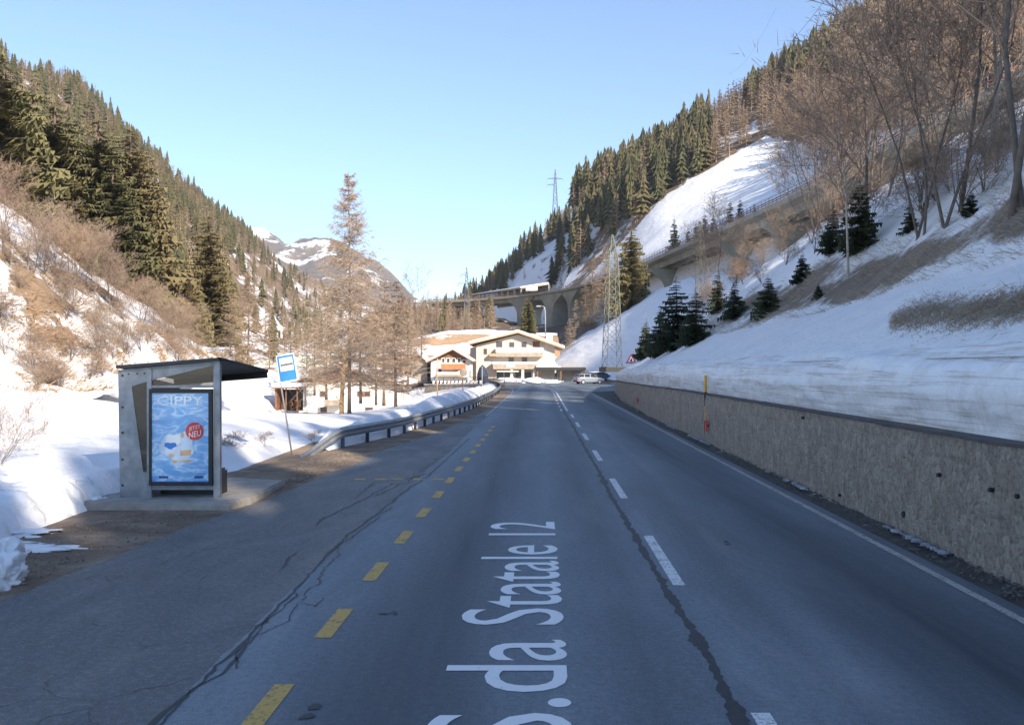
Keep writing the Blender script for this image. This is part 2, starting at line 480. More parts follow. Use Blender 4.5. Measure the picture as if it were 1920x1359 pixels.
class Loft:
    """a hillside: rows of survey points, smoothly joined, roughened by noise"""
    def __init__(self, name, rows, nu, nv, mat, amp=2.0, nscale=0.03, snow=None, seed=0):
        rows = [[P(*q) for q in r] for r in rows]
        g = np.zeros((nv, nu, 3))
        for i in range(nu):
            s = i/(nu-1)
            col = [np.array(curve_at([Vector(q) for q in r], s)) for r in rows]
            for j in range(nv):
                g[j, i] = np.array(curve_at([Vector(c) for c in col], j/(nv-1)))
        sn = np.ones((nv, nu))
        for j in range(nv):
            for i in range(nu):
                x, y, z = g[j, i]
                d = fbm(x*nscale, y*nscale, seed) * amp
                g[j, i, 2] += d
                if snow:
                    pxx = 960 + x*F/max(y, 1); pyy = HZ - (z-2.5)*F/max(y, 1)
                    sn[j, i] = snow(pxx, pyy, j/(nv-1))
        self.g = g; self.nu = nu; self.nv = nv
        self.o = struct(grid_obj(name, g, nu, nv, mat, sn))
        a = np.linalg.norm(np.cross(g[1:, :-1]-g[:-1, :-1], g[:-1, 1:]-g[:-1, :-1]), axis=2)
        self.w = (a/a.sum()).ravel().cumsum()
    def at(self, s, t):
        x = s*(self.nu-1); y = t*(self.nv-1); i = min(int(x), self.nu-2); j = min(int(y), self.nv-2); fx = x-i; fy = y-j
        g = self.g
        return Vector(g[j,i]*(1-fx)*(1-fy) + g[j,i+1]*fx*(1-fy) + g[j+1,i]*(1-fx)*fy + g[j+1,i+1]*fx*fy)
    def rand(self, rng):
        k = int(np.searchsorted(self.w, rng.random())); k = min(k, len(self.w)-1)
        j = k // (self.nu-1); i = k % (self.nu-1)
        return self.at((i+rng.random())/(self.nu-1), (j+rng.random())/(self.nv-1))
def proj(p):
    return 960 + p[0]*F/p[1], HZ - (p[2]-2.5)*F/p[1]

# ---- road shoulder lines in the road frame
VL = [-60, 5, 8.6, 10.7, 14.3, 16.0, 19.3, 23.3, 28, 33, 44.7, 55, 75, 106, 150]
UL = [-6.8, -6.7, -6.4, -6.15, -6.0, -5.75, -5.5, -5.3, -5.2, -4.6, -3.9, -3.45, -3.45, -3.8, -4.0]
def uleft(v): return interp(v, VL, UL)

def ground_h(x, y):
    u = x - SH*y - off(y)
    z = -0.06
    if y < 30:
        s = sstep(-7.95, -8.35, u + 0.30*fbm(y*0.6, 3.1, 0, 4))
        z += s*(0.5+0.15*fbm(y*0.8, x*0.8, 4))*sstep(30, 24, y)
    l = max(0.0, -u - 8.8)
    fld = min(2.4, 0.115*l*sstep(2, 30, y+8))
    if y > 46: fld -= 0.05*(y-46)*sstep(0, 6, l)*sstep(-24, -16, x)
    z += max(fld, -2.0)*sstep(0, 1, l)
    if y > 28:
        d = max(0.0, -u - 6.3)
        drop = -2.1*sstep(0.5, 14, d)*sstep(30, 75, y)
        z = lerp(z, drop + max(0.0, 0.03*(d-25)), sstep(34, 62, y)*sstep(0, 3, d)*sstep(-27, -19, x))
    if y > 140: z = lerp(z, 0.6, sstep(150, 185, y)) if u < 6 else z
    if u < -7: z += 0.10*fbm(x*0.22, y*0.22, 1.7)*sstep(-7.5, -10, u)
    return z

mat_ground = terrain_mat('valley_ground', (0.22,0.155,0.10), (0.36,0.26,0.17), 0.09, fine=1.4, bumpd=0.15)
xs = np.unique(np.concatenate([np.linspace(-1500,-140,18), np.linspace(-140,-46,32), np.linspace(-46,-5,104), np.linspace(-5,30,36), np.linspace(30,1500,20)]))
ys = np.unique(np.concatenate([np.linspace(-300,-8,16), np.linspace(-8,60,140), np.linspace(60,230,110), np.linspace(230,4000,24)]))
pts = np.zeros((len(ys), len(xs), 3)); sn = np.zeros((len(ys), len(xs)))
for j, y in enumerate(ys):
    for i, x in enumerate(xs):
        pts[j,i] = (x, y, ground_h(x, y))
        u = x - SH*y - off(y)
        s = 1.6
        if y > 60: s = lerp(1.6, 0.62, sstep(60, 100, y) if x > -14 else sstep(110, 150, y))
        if y > 150: s = 0.35
        if -7.6 < u < 8 and y < 120: s = lerp(-0.6, s, sstep(60, 120, y))
        sn[j,i] = s
ground = struct(grid_obj('ground', pts, len(xs), len(ys), mat_ground, sn))

# dirt verge along the bus bay and the guard rail
vv = np.arange(-12, 112, 0.35); nuv = 16
pts = []
for v in vv:
    a = uleft(v) + 0.6
    b = interp(v, [-12, 10, 14, 16, 24, 28, 40, 75, 112], [-9.0, -8.6, -8.1, -8.4, -7.4, -6.9, -5.7, -4.6, -5.2]) + 0.35*fbm(v*0.7, 0.3, 4)
    for i in range(nuv):
        t = i/(nuv-1); u = lerp(a, b, t)
        z = -0.006 - 0.03*(t < 0.01) + 0.05*t*(1-t)*(1+fbm(u*2, v*2, 2)) - (0.10*(t-0.9)/0.1 if t > 0.9 else 0)
        pts.append((RX(u, v), v, z))
struct(grid_obj('verge', pts, nuv, len(vv), M['dirt']))

# road, car park
vv = np.concatenate([np.arange(-60, 4, 2.0), np.arange(4, 36, 0.2), np.arange(36, 152, 2.0)])
pts = []; nu = 14
for v in vv:
    a = uleft(v) + 0.30*fbm(v*0.5, 7.7, 0) + 0.16*fbm(v*2.3, 1.7, 0); b = 5.12
    for i in range(nu):
        u = lerp(a, b, i/(nu-1)); pts.append((RX(u, v), v, 0.002 if 0 < i else -0.02))
road = struct(grid_obj('road', pts, nu, len(vv), M['road'], smooth=False))
UB_V = [-90, 45, 65, 85, 92, 100, 112, 125, 140, 160, 175, 190, 220]
UB_U = [5.78, 5.78, 6.2, 7.35, 8.3, 11, 14, 14, 11, 8, 4, 0, -2]
ZB = [2.66, 2.62, 2.38, 2.08, 1.55, 0.55, 0.35, 0.35, 0.5, 0.8, 1.2, 1.6, 2.0]
pts = []
vv = np.arange(88, 166, 2.0)
for v in vv:
    b = interp(v, UB_V, UB_U) + 1.0
    for i in range(10):
        x = lerp(RX(-3.2, min(v,150)), SH*v + b, i/9); pts.append((x, v, -0.012))
struct(grid_obj('parking_area', pts, 10, len(vv), M['lot'], smooth=False))
# narrow stony gutter between the road and the wall
pts = []; vv = np.arange(-12, 92, 0.25)
mat_gut = terrain_mat('gutter_grit', (0.035,0.033,0.033), (0.11,0.10,0.095), 1.5, fine=9, bumpd=0.05, c3=(0.06,0.055,0.05))
sn = []
for v in vv:
    ub = interp(v, UB_V, UB_U) - 0.38
    for i in range(8):
        t = i/7; u = lerp(4.98, ub, t)
        pts.append((RX(u, v) if v < 85 else u + SH*v, v, 0.004 + 0.10*t*t*(1+0.8*fbm(u*5, v*1.7, 0)))); sn.append(0.05 + 0.22*t)
struct(grid_obj('gutter', pts, 8, len(vv), mat_gut, sn))

# ---- the hillside on the right, above the wall
CR_V = [-90, -20, 10, 30, 75, 90, 130, 187, 220]
CR_Z = [25, 25, 23, 19.0, 17.5, 17.0, 18.5, 21, 21]
def hill(d, v):
    zb = interp(v, UB_V, ZB); ub = interp(v, UB_V, UB_U)
    near = zb + 0.58*min(d, 3.6) + 0.86*min(max(d-3.6, 0), 4.5) + 0.70*max(d-8.1, 0)
    far = zb + 0.67*d
    z = lerp(near, far, sstep(92, 130, v))
    tall = zb + 0.58*min(d, 3.6) + 1.3*max(d-3.6, 0)  # steep unseen slope beside and behind the camera, shaped to shade the road
    z = lerp(tall, z, sstep(4, 26, v))
    zc = interp(v, CR_V, CR_Z)
    if z > zc - 1.5:                       # round the crest off
        e = z - (zc - 1.5); z = zc - 1.5 + 1.5*math.tanh(e/2.2) + 0.06*max(0, e-2)
        xx = ub + SH*v + d
        if v > 45: z += sstep(45, 70, v)*(0.10*max(0, min(xx-36, 20)) + 0.9*max(0, xx-58))
    x = ub + SH*v + d; rough = sstep(1.0, 6.0, d)
    z += rough*0.55*fbm(x*0.16, v*0.16, 5) + 0.07*fbm(x*0.9, v*0.9, 6)*sstep(0.2, 1.2, d)
    return x, z
def hill_z(x, y):
    ub = interp(y, UB_V, UB_U); return hill(max(0.0, x - SH*y - ub), y)[1]
vv = np.concatenate([np.arange(-90, 6, 3.0), np.arange(6, 60, 0.5), np.arange(60, 100, 0.8), np.arange(100, 221, 2.0)])
dd = np.concatenate([np.arange(0, 12, 0.3), np.arange(12, 34, 0.7), np.arange(34, 92, 2.0)])
pts = np.zeros((len(vv), len(dd), 3)); sn = np.zeros((len(vv), len(dd)))
for j, v in enumerate(vv):
    for i, d in enumerate(dd):
        x, z = hill(d, v); pts[j,i] = (x, v, z)
        s = 1.7
        if v < 100:
            lo = interp(v, [0, 16, 30, 50, 90], [5.0, 4.2, 3.0, 2.6, 3.0]); hi = interp(v, [0, 16, 30, 50, 90], [7.0, 6.0, 5.6, 5.2, 5.0])
            b = sstep(lo-0.7, lo+0.9, d)*sstep(hi+1.8, hi-1, d)
            s = lerp(1.5, interp(v, [18, 40, 80], [0.22, 0.36, 0.7]), b)
            if d > hi: s = min(s, lerp(1.5, 0.86, sstep(hi, hi+4, d)))
        sn[j,i] = s
mat_hill = terrain_mat('hillside_ground', (0.15,0.115,0.085), (0.29,0.23,0.175), 0.35, (1.0,0.45,1.0), (0,0,0.5), 0.12, 2.4, 0.40)
struct(grid_obj('hillside', pts, len(dd), len(vv), mat_hill, sn))

# snow cut off by the plough, on top of the wall
def wall_u(v): return interp(v, UB_V, UB_U) - 0.48
def wall_h(v): return interp(v, [-12, 35, 60, 85, 92], [1.67, 1.66, 1.50, 1.28, 1.10])
vv = np.arange(-10, 93.5, 0.22)
prof = [(0.20,-0.02),(0.17,0.08),(0.13,0.2),(0.10,0.32),(0.09,0.45),(0.10,0.58),(0.13,0.7),(0.17,0.80),(0.24,0.89),(0.34,0.95),(0.46,0.99),(0.62,1.02),(0.9,1.0)]
pts = []
for v in vv:
    th = interp(v, UB_V, ZB) - wall_h(v) + 0.02
    w = wall_u(v)
    for k, (du, dz) in enumerate(prof):
        nz = 0.075*fbm(v*0.9, dz*4, 8) + 0.045*fbm(v*3.2, dz*5, 3) + 0.02*fbm(v*9, dz*12, 1)
        top = 1 + (0.10*fbm(v*0.22, 0.5, 9) + 0.05*fbm(v*1.3, 0.5, 3))*(k > 5)
        if k == len(prof)-1: x, z = hill(0.55, v); z -= 0.04
        elif k == len(prof)-2: x, z = hill(0.10, v); z += 0.035
        else:
            x = SH*v + w + 0.05 + du + nz*(0 if k == 0 else 1) + (0.02*fbm(v*1.2, 0.1, 2) - 0.03*(k in (4,5)) )
            z = wall_h(v) + dz*th*top
        pts.append((x, v, z))
struct(grid_obj('snow_bank', pts, len(prof), len(vv), M['snow_cut']))

# ---- slopes and mountains
SLOPE_ROT = (0, 0, 0.6)
mat_left = terrain_mat('left_slope_ground', (0.20,0.13,0.082), (0.34,0.24,0.155), 0.16, (1.0,0.5,0.9), (0.3,0.5,0.4), 0.05, 1.3, 0.5, 1.0, (0.13,0.085,0.055))
left_slope = Loft('left_slope', [
    [(-500,800,26),(-200,775,31),(0,760,37),(120,752,42),(220,740,48),(300,722,57),(380,712,70),(440,705,86)],
    [(-500,740,30),(-200,722,36),(0,706,43),(120,702,49),(220,692,56),(300,680,66),(380,674,80),(440,672,97)],
    [(-500,560,36),(-200,560,42),(0,540,50),(120,575,56),(220,610,62),(300,637,70),(375,660,83),(440,664,100)],
    [(-500,230,44),(-200,320,50),(0,410,57),(100,475,64),(180,535,70),(290,605,77),(370,652,87),(440,661,104)],
    [(-500,190,62),(-200,280,68),(0,385,77),(100,455,84),(190,525,90),(300,602,97),(380,650,106),(450,660,120)]],
    110, 70, mat_left, 0.9, 0.16,
    snow=lambda px, py, t: (1.3 if t < 0.28 else 0.62 + 0.08*(py > 600) + (0.14 if px > 230 else 0)), seed=11)

mat_lm = terrain_mat('left_mountain_ground', (0.16,0.11,0.07), (0.30,0.20,0.12), 0.03, (1,0.6,1), (0,0,0.3), 0.05, 0.35, 1.0)
left_mountain = Loft('left_mountain', [
    [(-500,520,72),(0,575,88),(150,605,100),(250,640,112),(350,670,130),(450,680,165),(540,676,260),(650,655,600),(770,632,1000)],
    [(-500,380,120),(0,470,170),(150,500,190),(250,545,210),(350,580,240),(450,610,290),(540,620,420),(650,630,740),(770,620,1120)],
    [(-500,-250,330),(0,130,430),(150,185,500),(250,275,560),(350,365,620),(450,440,700),(530,505,800),(640,562,1000),(760,597,1300)],
    [(-500,-220,420),(0,150,540),(150,205,620),(250,295,680),(350,385,740),(450,455,820),(530,515,930),(640,568,1150),(760,600,1450)]],
    110, 80, mat_lm, 3.0, 0.02,
    snow=lambda px, py, t: (0.60 if (py > 590 and px > 400) else 0.44 if px > 380 else 0.30), seed=3)

mat_far = terrain_mat('far_mountain_ground', (0.10,0.092,0.085), (0.23,0.175,0.13), 0.0055, (1,1,0.7), (0.5,0.3,0), 0.03, 0.03, 20, 1.0)
Loft('far_mountain', [
    [(340,660,1700),(430,655,1700),(500,652,1700),(560,650,1700),(620,648,1700),(690,645,1700),(760,640,1650),(830,640,1600),(900,640,1600)],
    [(360,540,2200),(440,545,2200),(500,560,2150),(560,555,2200),(620,550,2200),(690,565,2150),(740,590,2100),(800,612,2000),(880,628,1900)],
    [(380,390,2700),(470,432,2700),(512,450,2700),(540,463,2650),(580,456,2700),(645,458,2700),(700,492,2600),(750,535,2500),(830,605,2300)],
    [(380,400,3100),(470,440,3100),(512,458,3100),(540,470,3050),(580,466,3100),(645,470,3100),(700,500,3000),(750,545,2900),(830,612,2700)]],
    150, 90, mat_far, 26, 0.006,
    snow=lambda px, py, t: 0.45 - 0.55*sstep(480, 570, py - 0.30*(px-560)) + (0.3 if py < 445 and px < 520 else 0) - 0.12*sstep(600, 700, px), seed=7)

mat_rm = terrain_mat('right_mountain_ground', (0.15,0.105,0.07), (0.25,0.18,0.12), 0.035, (1,1,1), (0,0,0), 0.06, 0.3, 0.8)
def snow_rm(px, py, t):
    edge = interp(px, [1080,1180,1250,1330,1390,1440,1560,1620], [545,440,372,318,283,262,270,260])
    return 1.5 if py > edge else 0.42
right_mountain = Loft('right_mountain', [
    [(1030,700,325),(1115,640,305),(1200,600,250),(1390,560,180),(1550,500,150),(1740,420,128),(1940,330,112),(2300,150,102),(2900,-100,98)],
    [(1040,565,345),(1120,520,322),(1210,492,268),(1400,425,196),(1560,345,166),(1750,250,142),(1950,130,124),(2300,-60,112),(2900,-300,106)],
    [(1070,500,365),(1130,460,350),(1230,420,310),(1400,340,292),(1560,250,290),(1750,150,262),(1950,40,230),(2300,-160,180),(2900,-420,170)],
    [(1070,395,385),(1110,375,380),(1190,338,380),(1290,275,375),(1430,190,392),(1580,95,400),(1720,0,395),(2300,-350,330),(2900,-700,300)],
    [(1075,392,470),(1115,372,470),(1195,336,470),(1295,275,470),(1435,192,470),(1585,100,470),(1725,10,470),(2300,-320,430),(2900,-660,400)]],
    110, 80, mat_rm, 1.6, 0.03, snow=snow_rm, seed=5)

back_ridge = Loft('back_ridge', [
    [(850,680,500),(925,670,470),(995,670,440),(1065,660,420),(1135,640,400),(1195,620,380)],
    [(860,585,520),(930,565,490),(1000,556,460),(1070,545,440),(1140,520,420),(1200,500,400)],
    [(880,570,540),(935,535,520),(990,500,490),(1060,470,465),(1130,450,450),(1200,440,440)],
    [(900,562,600),(950,522,575),(1000,462,545),(1060,428,525),(1120,408,505),(1200,390,500)],
    [(900,565,680),(950,526,660),(1000,468,640),(1060,434,620),(1120,414,600),(1200,395,590)]],
    70, 50, mat_rm, 3.0, 0.03, snow=lambda px, py, t: 0.85 if t < 0.62 else 0.5, seed=9)

mat_dark = terrain_mat('gully_ground', (0.09,0.065,0.05), (0.19,0.135,0.09), 0.05, fine=0.5, bumpd=0.6)
gully = Loft('gully_slope', [
    [(640,665,280),(760,655,262),(860,660,250),(1000,665,240),(1110,650,228)],
    [(660,640,340),(765,622,330),(860,624,310),(1000,634,285),(1110,624,260)],
    [(690,618,430),(780,603,410),(870,592,392),(1000,612,345),(1110,602,300)],
    [(690,610,520),(780,598,500),(870,590,470),(1000,609,400),(1110,598,340)]],
    70, 40, mat_dark, 1.5, 0.05, snow=lambda px, py, t: 0.22, seed=13)

mat_emb = terrain_mat('embankment_grass', (0.34,0.215,0.12), (0.46,0.31,0.19), 0.2, (0.25,1,2), (0,0,0), 0.06, 1.0, 0.25)
def snow_emb(px, py, t):
    if t > 0.64: return 1.6
    if 0.30 < t < 0.46 and px < 905: return 0.85
    return 0.1 if t >= 0.46 else 0.28
embankment = Loft('embankment', [
    [(600,700,195),(740,700,197),(880,700,196),(1050,698,192)],
    [(640,672,205),(740,660,207),(880,655,205),(1050,660,200)],
    [(690,652,212),(765,640,214),(845,624,214),(1045,627,210)],
    [(690,650,226),(765,636,228),(845,621,228),(1045,624,224)]],
    70, 50, mat_emb, 0.7, 0.1, snow=snow_emb, seed=15)

# ------------------------------------------------------------------ retaining wall
root = empty('retaining_wall', (RX(5.3,0), 0, 0), 'long rough stone retaining wall along the right edge of the road under the cut snow', 'wall')
mb = MB(); cp = MB()
vv = list(np.arange(-10, 90.1, 0.5))
nz_ = 9
front = []
for v in vv:
    w = wall_u(v); h = wall_h(v) - 0.07; col = []
    for k in range(nz_):
        z = h*k/(nz_-1) + 0.02*fbm(v*0.9, 3.3, 1)*k/(nz_-1)
        col.append(Vector((SH*v + w + 0.03*k/(nz_-1) + 0.035*fbm(v*1.3, z*2.2, 1), v, z - (0.1 if k == 0 else 0))))
    front.append(col)
for i in range(len(vv)-1):
    for k in range(nz_-1):
        mb.face([front[i][k], front[i+1][k], front[i+1][k+1], front[i][k+1]])
# rounded far end
endc = [front[-1]]
for a in (25, 50, 75, 95):
    o = Vector((0.9*(1-math.cos(R(a))) , 1.3*math.sin(R(a)), 0))
    endc.append([p + o for p in front[-1]])
endc.append([p + Vector((6, 2.0, 0)) for p in front[-1]])
for i in range(len(endc)-1):
    for k in range(nz_-1):
        mb.face([endc[i][k], endc[i+1][k], endc[i+1][k+1], endc[i][k+1]])
wall_m = mb.build('masonry', M['masonry'], root, smooth=True)
wall_m.location = -Vector(root.location)
tops = [c[-1] for c in front] + [c[-1] for c in endc[1:]]
for i in range(len(tops)-1):
    a, b = tops[i], tops[i+1]
    j = 0.012*fbm(a.y*0.8, 0, 4)
    ins = Vector((0.5, 0, 0)) if i < len(front)-1 else Vector((0.3, -0.5, 0))
    ins2 = Vector((0.5, 0, 0)) if i < len(front)-2 else Vector((0.3, -0.5, 0))
    fo = Vector((-0.025, 0, 0)); up = Vector((0,0,0.042))
    cp.hexa([a+fo, a+ins, b+ins2, b+fo, a+fo+up, a+ins+up, b+ins2+up, b+fo+up])
k_ = cp.build('coping', plain('dark_coping', (0.07,0.07,0.075), 0.8, 0, 0.4, 3, 0.3), root); k_.location = -Vector(root.location)
# drain holes: solid black tubes, the shade inside put into their colour
mb = MB()
for px, py in ((1695,964),(1575,928),(1860,918),(1910,930),(1505,783),(1760,890)):
    # where the line of sight meets the wall face
    for v in np.arange(9, 40, 0.05):
        if 960 + (SH*v + wall_u(v))*F/v <= px:
            z = 2.5 + (HZ-py)*v/F; break
    x = SH*v + wall_u(v)
    mb.tube([(x-0.02, v, z), (x+0.15, v, z)], 0.028 if px != 1695 else 0.05, 7)
k_ = mb.build('weep_hole', M['black'], root); k_.location = -Vector(root.location)

# loose stones and ice at the wall foot
rng = random.Random(4)
def lump(mb, c, r, rng, mi=0, flat=0.6):
    n0 = len(mb.v)
    bm = bmesh.new(); bmesh.ops.create_icosphere(bm, subdivisions=1, radius=r)
    sx, sy = rng.uniform(0.7,1.3), rng.uniform(0.7,1.3)
    for v in bm.verts:
        v.co = Vector((v.co.x*sx, v.co.y*sy, v.co.z*flat)) * rng.uniform(0.8,1.2)
    bm.verts.index_update()
    mb.v.extend([tuple(v.co + Vector(c)) for v in bm.verts])
    for f in bm.faces: mb.f.append(tuple(n0+v.index for v in f.verts)); mb.m.append(mi)
    bm.free()
mb = MB()
for i in range(1300):
    v = 8 + 70*rng.random()**2; u = lerp(5.0, wall_u(v)-0.02, 1-rng.random()**1.6)
    lump(mb, (RX(u,v) if v < 85 else SH*v+u, v, 0.03+0.07*(u-5.0)/0.3), rng.uniform(0.008,0.030), rng)
o = mb.build('roadside_grit', plain('grit', (0.12,0.11,0.105), 0.9, 0, 0.5, 20))
tag(o, 'dark loose grit and small stones lying at the foot of the stone wall', 'grit', kind='stuff')
mb = MB()
for v in np.arange(9, 40, 0.13):
    if fbm(v*0.35, 2.2, 0) > 0.20:
        lump(mb, (RX(wall_u(v)-0.10,v), v, 0.10), rng.uniform(0.03,0.09), rng, 0, 0.4)
o = mb.build('old_snow_remnants', plain('dirty_ice', (0.30,0.31,0.35), 0.7, 0, 0.4, 8))
tag(o, 'grey remains of ploughed snow along the foot of the stone wall', 'old snow', kind='stuff')

# ------------------------------------------------------------------ painted markings
def strip(mb, u0, u1, v0, v1, z=0.006, step=2.0, mi=0):
    n = max(1, int((v1-v0)/step))
    for i in range(n):
        a = lerp(v0, v1, i/n); b = lerp(v0, v1, (i+1)/n)
        mb.face([(RX(u0,a),a,z),(RX(u1,a),a,z),(RX(u1,b),b,z),(RX(u0,b),b,z)], mi)
mb = MB(); strip(mb, 4.69, 4.80, 2, 120); o = mb.build('edge_line', M['line_worn'])
tag(o, 'worn white edge line at the right side of the road beside the gutter', 'road marking'); o['kind'] = 'structure'
mb = MB(); strip(mb, -2.88, -2.77, 46, 128); o = mb.build('edge_line', M['line_worn'])
tag(o, 'white edge line at the left of the road next to the guard rail', 'road marking'); o['kind'] = 'structure'
for k in range(7):
    mb = MB(); s = 3.5 + 6.88*k; strip(mb, 1.51, 1.65, s, s+3.05)
    o = mb.build('centre_line_dash', M['line_white']); o['kind'] = 'structure'
mb = MB(); strip(mb, 1.42, 1.54, 51.5, 125); o = mb.build('solid_centre_line', M['line_white']); o['kind'] = 'structure'
for k in range(9):
    mb = MB(); s = 51.5 + 5.0*k; strip(mb, 1.10, 1.22, s, s+2.4)
    o = mb.build('centre_line_dash', M['line_white']); o['kind'] = 'structure'
for k in range(-1, 15):
    mb = MB(); s = 6.14 + 2.23*k; strip(mb, -2.10, -1.94, s, s+1.0)
    o = mb.build('yellow_bay_dash', M['line_yellow']); o['kind'] = 'structure'
for k, u in enumerate((-4.15,-3.7,-3.3,-2.85,-2.4)):
    mb = MB(); strip(mb, u, u+0.24, 20.05, 20.3); o = mb.build('yellow_bay_dash', M['line_yellow']); o['kind'] = 'structure'

# map caption of the road name, added as flat letters on the lane
tx = bpy.data.curves.new('lettering', 'FONT'); tx.body = "S.da Statale 12"; tx.size = 1.0; tx.resolution_u = 4
tx.space_character = 0.98
to = bpy.data.objects.new('tmp_text', tx); COL.objects.link(to)
bpy.context.view_layer.update()
me = bpy.data.meshes.new_from_object(to.evaluated_get(bpy.context.evaluated_depsgraph_get()))
bpy.data.objects.remove(to)
co = np.zeros(len(me.vertices)*3, dtype=np.float32); me.vertices.foreach_get('co', co); co = co.reshape(-1, 3)
lo, hi = co.min(0), co.max(0)
tv = (co[:,0]-lo[0])/(hi[0]-lo[0]); th = (co[:,1])/(0.72)
V0, V1 = 5.95, 14.62
vv_ = V0 + tv*(V1-V0); uu_ = 0.21 - th*1.05
new = np.stack([uu_ + SH*vv_, vv_, np.full_like(vv_, 0.007)], 1).astype(np.float32)
me.vertices.foreach_set('co', new.ravel()); me.update()
me.materials.clear(); me.materials.append(M['letter'])
o = bpy.data.objects.new('caption_lettering', me); COL.objects.link(o)
tag(o, 'white map caption letters of the road name, added flat along the left lane', 'road lettering'); o['kind'] = 'structure'
# make sure the letters face up
me.calc_loop_triangles()
if me.polygons and me.polygons[0].normal.z < 0: me.flip_normals()

# cracks and sealed joints
def crack(name, pts, w, jag, mat, z=0.0085, seed=0, step=0.12, px=True):
    rng = random.Random(seed)
    q = [G(*p) for p in pts] if px else pts
    mb = MB(); prev = None; d = 0
    for i in range(len(q)-1):
        (u0,v0),(u1,v1) = q[i], q[i+1]
        L = math.hypot(u1-u0, v1-v0); n = max(2, int(L/step))
        du, dv = (u1-u0)/L, (v1-v0)/L
        for k in range(n + (i == len(q)-2)):
            t = k/n; d += step
            o_ = jag*fbm(d*1.5, seed, 0) + jag*0.28*rng.uniform(-1,1)
            ww = w*(0.30 + 1.0*abs(fbm(d*0.9, seed+5, 1))*1.5 + 0.15*rng.random() + 0.25*abs(fbm(d*5, seed, 3)))
            u = lerp(u0,u1,t) - dv*o_; v = lerp(v0,v1,t) + du*o_
            a = (u - dv*ww/2, v + du*ww/2); b = (u + dv*ww/2, v - du*ww/2)
            cur = ((RX(*a), a[1], z), (RX(*b), b[1], z))
            if prev: mb.face([prev[0], prev[1], cur[1], cur[0]])
            prev = cur
    o = mb.build(name, mat); o['kind'] = 'structure'; return o
crack('road_crack', [(270,1380),(340,1310),(440,1222),(500,1160),(560,1100),(610,1045),(650,1005),(700,968),(760,920),(800,895),(840,858),(880,822)], 0.042, 0.045, M['tar'], seed=1)
crack('road_crack', [(250,1400),(330,1330),(440,1235),(505,1165),(553,1112)], 0.02, 0.09, M['tar'], seed=2)
crack('road_crack', [(440,1255),(445,1225),(470,1195),(540,1165),(560,1130),(595,1138),(607,1120)], 0.02, 0.05, M['tar'], seed=3, step=0.06)
crack('road_crack', [(590,985),(610,970),(665,945),(690,932),(740,905)], 0.035, 0.06, M['tar'], seed=4, step=0.06)
crack('road_crack', [(525,1070),(540,1045),(560,1035)], 0.02, 0.04, M['tar'], seed=6, step=0.05)
crack('road_crack', [(665,935),(700,905),(760,898),(800,888)], 0.03, 0.08, M['tar'], seed=7, step=0.06)
crack('road_crack', [(560,1125),(600,1085),(640,1020),(690,985),(735,950)], 0.022, 0.09, M['tar'], seed=8, step=0.06)
crack('road_crack', [(700,930),(760,905),(810,868),(850,842)], 0.03, 0.12, M['tar'], seed=9, step=0.08)
crack('road_crack', [(370,1095),(385,1080)], 0.015, 0.03, M['tar'], seed=10, step=0.05)
crack('tar_seam', [(1420,1420),(1375,1330),(1330,1238),(1300,1185),(1262,1125),(1215,1048),(1180,985),(1150,938),(1122,882),(1100,845),(1075,800),(1055,768),(1035,735)], 0.13, 0.035, M['tar'], z=0.004, seed=12, step=0.05)
for px, py, r in ((1375,1018,0.05),(730,1152,0.05),(560,1335,0.06)):
    mb = MB(); u, v = G(px, py); rr = random.Random(px)
    for q in range(4):
        cu, cv = u + rr.uniform(-.12,.12), v + rr.uniform(-.12,.12)
        mb.face([(RX(cu + r*rr.uniform(.4,1)*math.cos(a), 0) + SH*(cv), cv + r*rr.uniform(.4,1)*math.sin(a), 0.0075+0.0005*q) for a in np.arange(0, 6.28, 0.7)])
    o = mb.build('road_chip', M['tar']); o['kind'] = 'structure'

# ------------------------------------------------------------------ bus shelter
Y0 = 16.5
def S(cx, cy, Y=Y0):
    p = P(160+0.27083*cx, 620+0.27083*cy, Y); return p
W = Vector((0.42, 1.6, 0))                                    # from the near side to the far side
# platform
plat_pts = [G(172,957), G(430,957), G(470,945), G(535,911), (-7.4, 19.8), (-8.6, 19.6), (-8.5, 16.2)]
mb = MB(); 
poly = [Vector((u + SH*v, v, -0.05)) for u, v in plat_pts]
mb.prism(poly, (0,0,0.18))
pl = mb.build('concrete_platform', M['concrete'])
bm = bmesh.new(); bm.from_mesh(pl.data); bmesh.ops.bevel(bm, geom=[e for e in bm.edges if min(v.co.z for v in e.verts) > 0.1], offset=0.035, segments=2, affect='EDGES'); bm.to_mesh(pl.data); bm.free()
tag(pl, 'low grey concrete kerb platform carrying the bus shelter', 'platform')

sh = empty('bus_shelter', (-6.2, 17.2, 0.13), 'galvanised bus shelter with a dark sloping roof and a poster at its near side', 'bus shelter')
SL = -Vector(sh.location)
def part(mb, name, mat, par=sh, **k):
    o = mb.build(name, mat, par, **k)
    if par is sh: o.location = SL
    return o
zf = 0.13
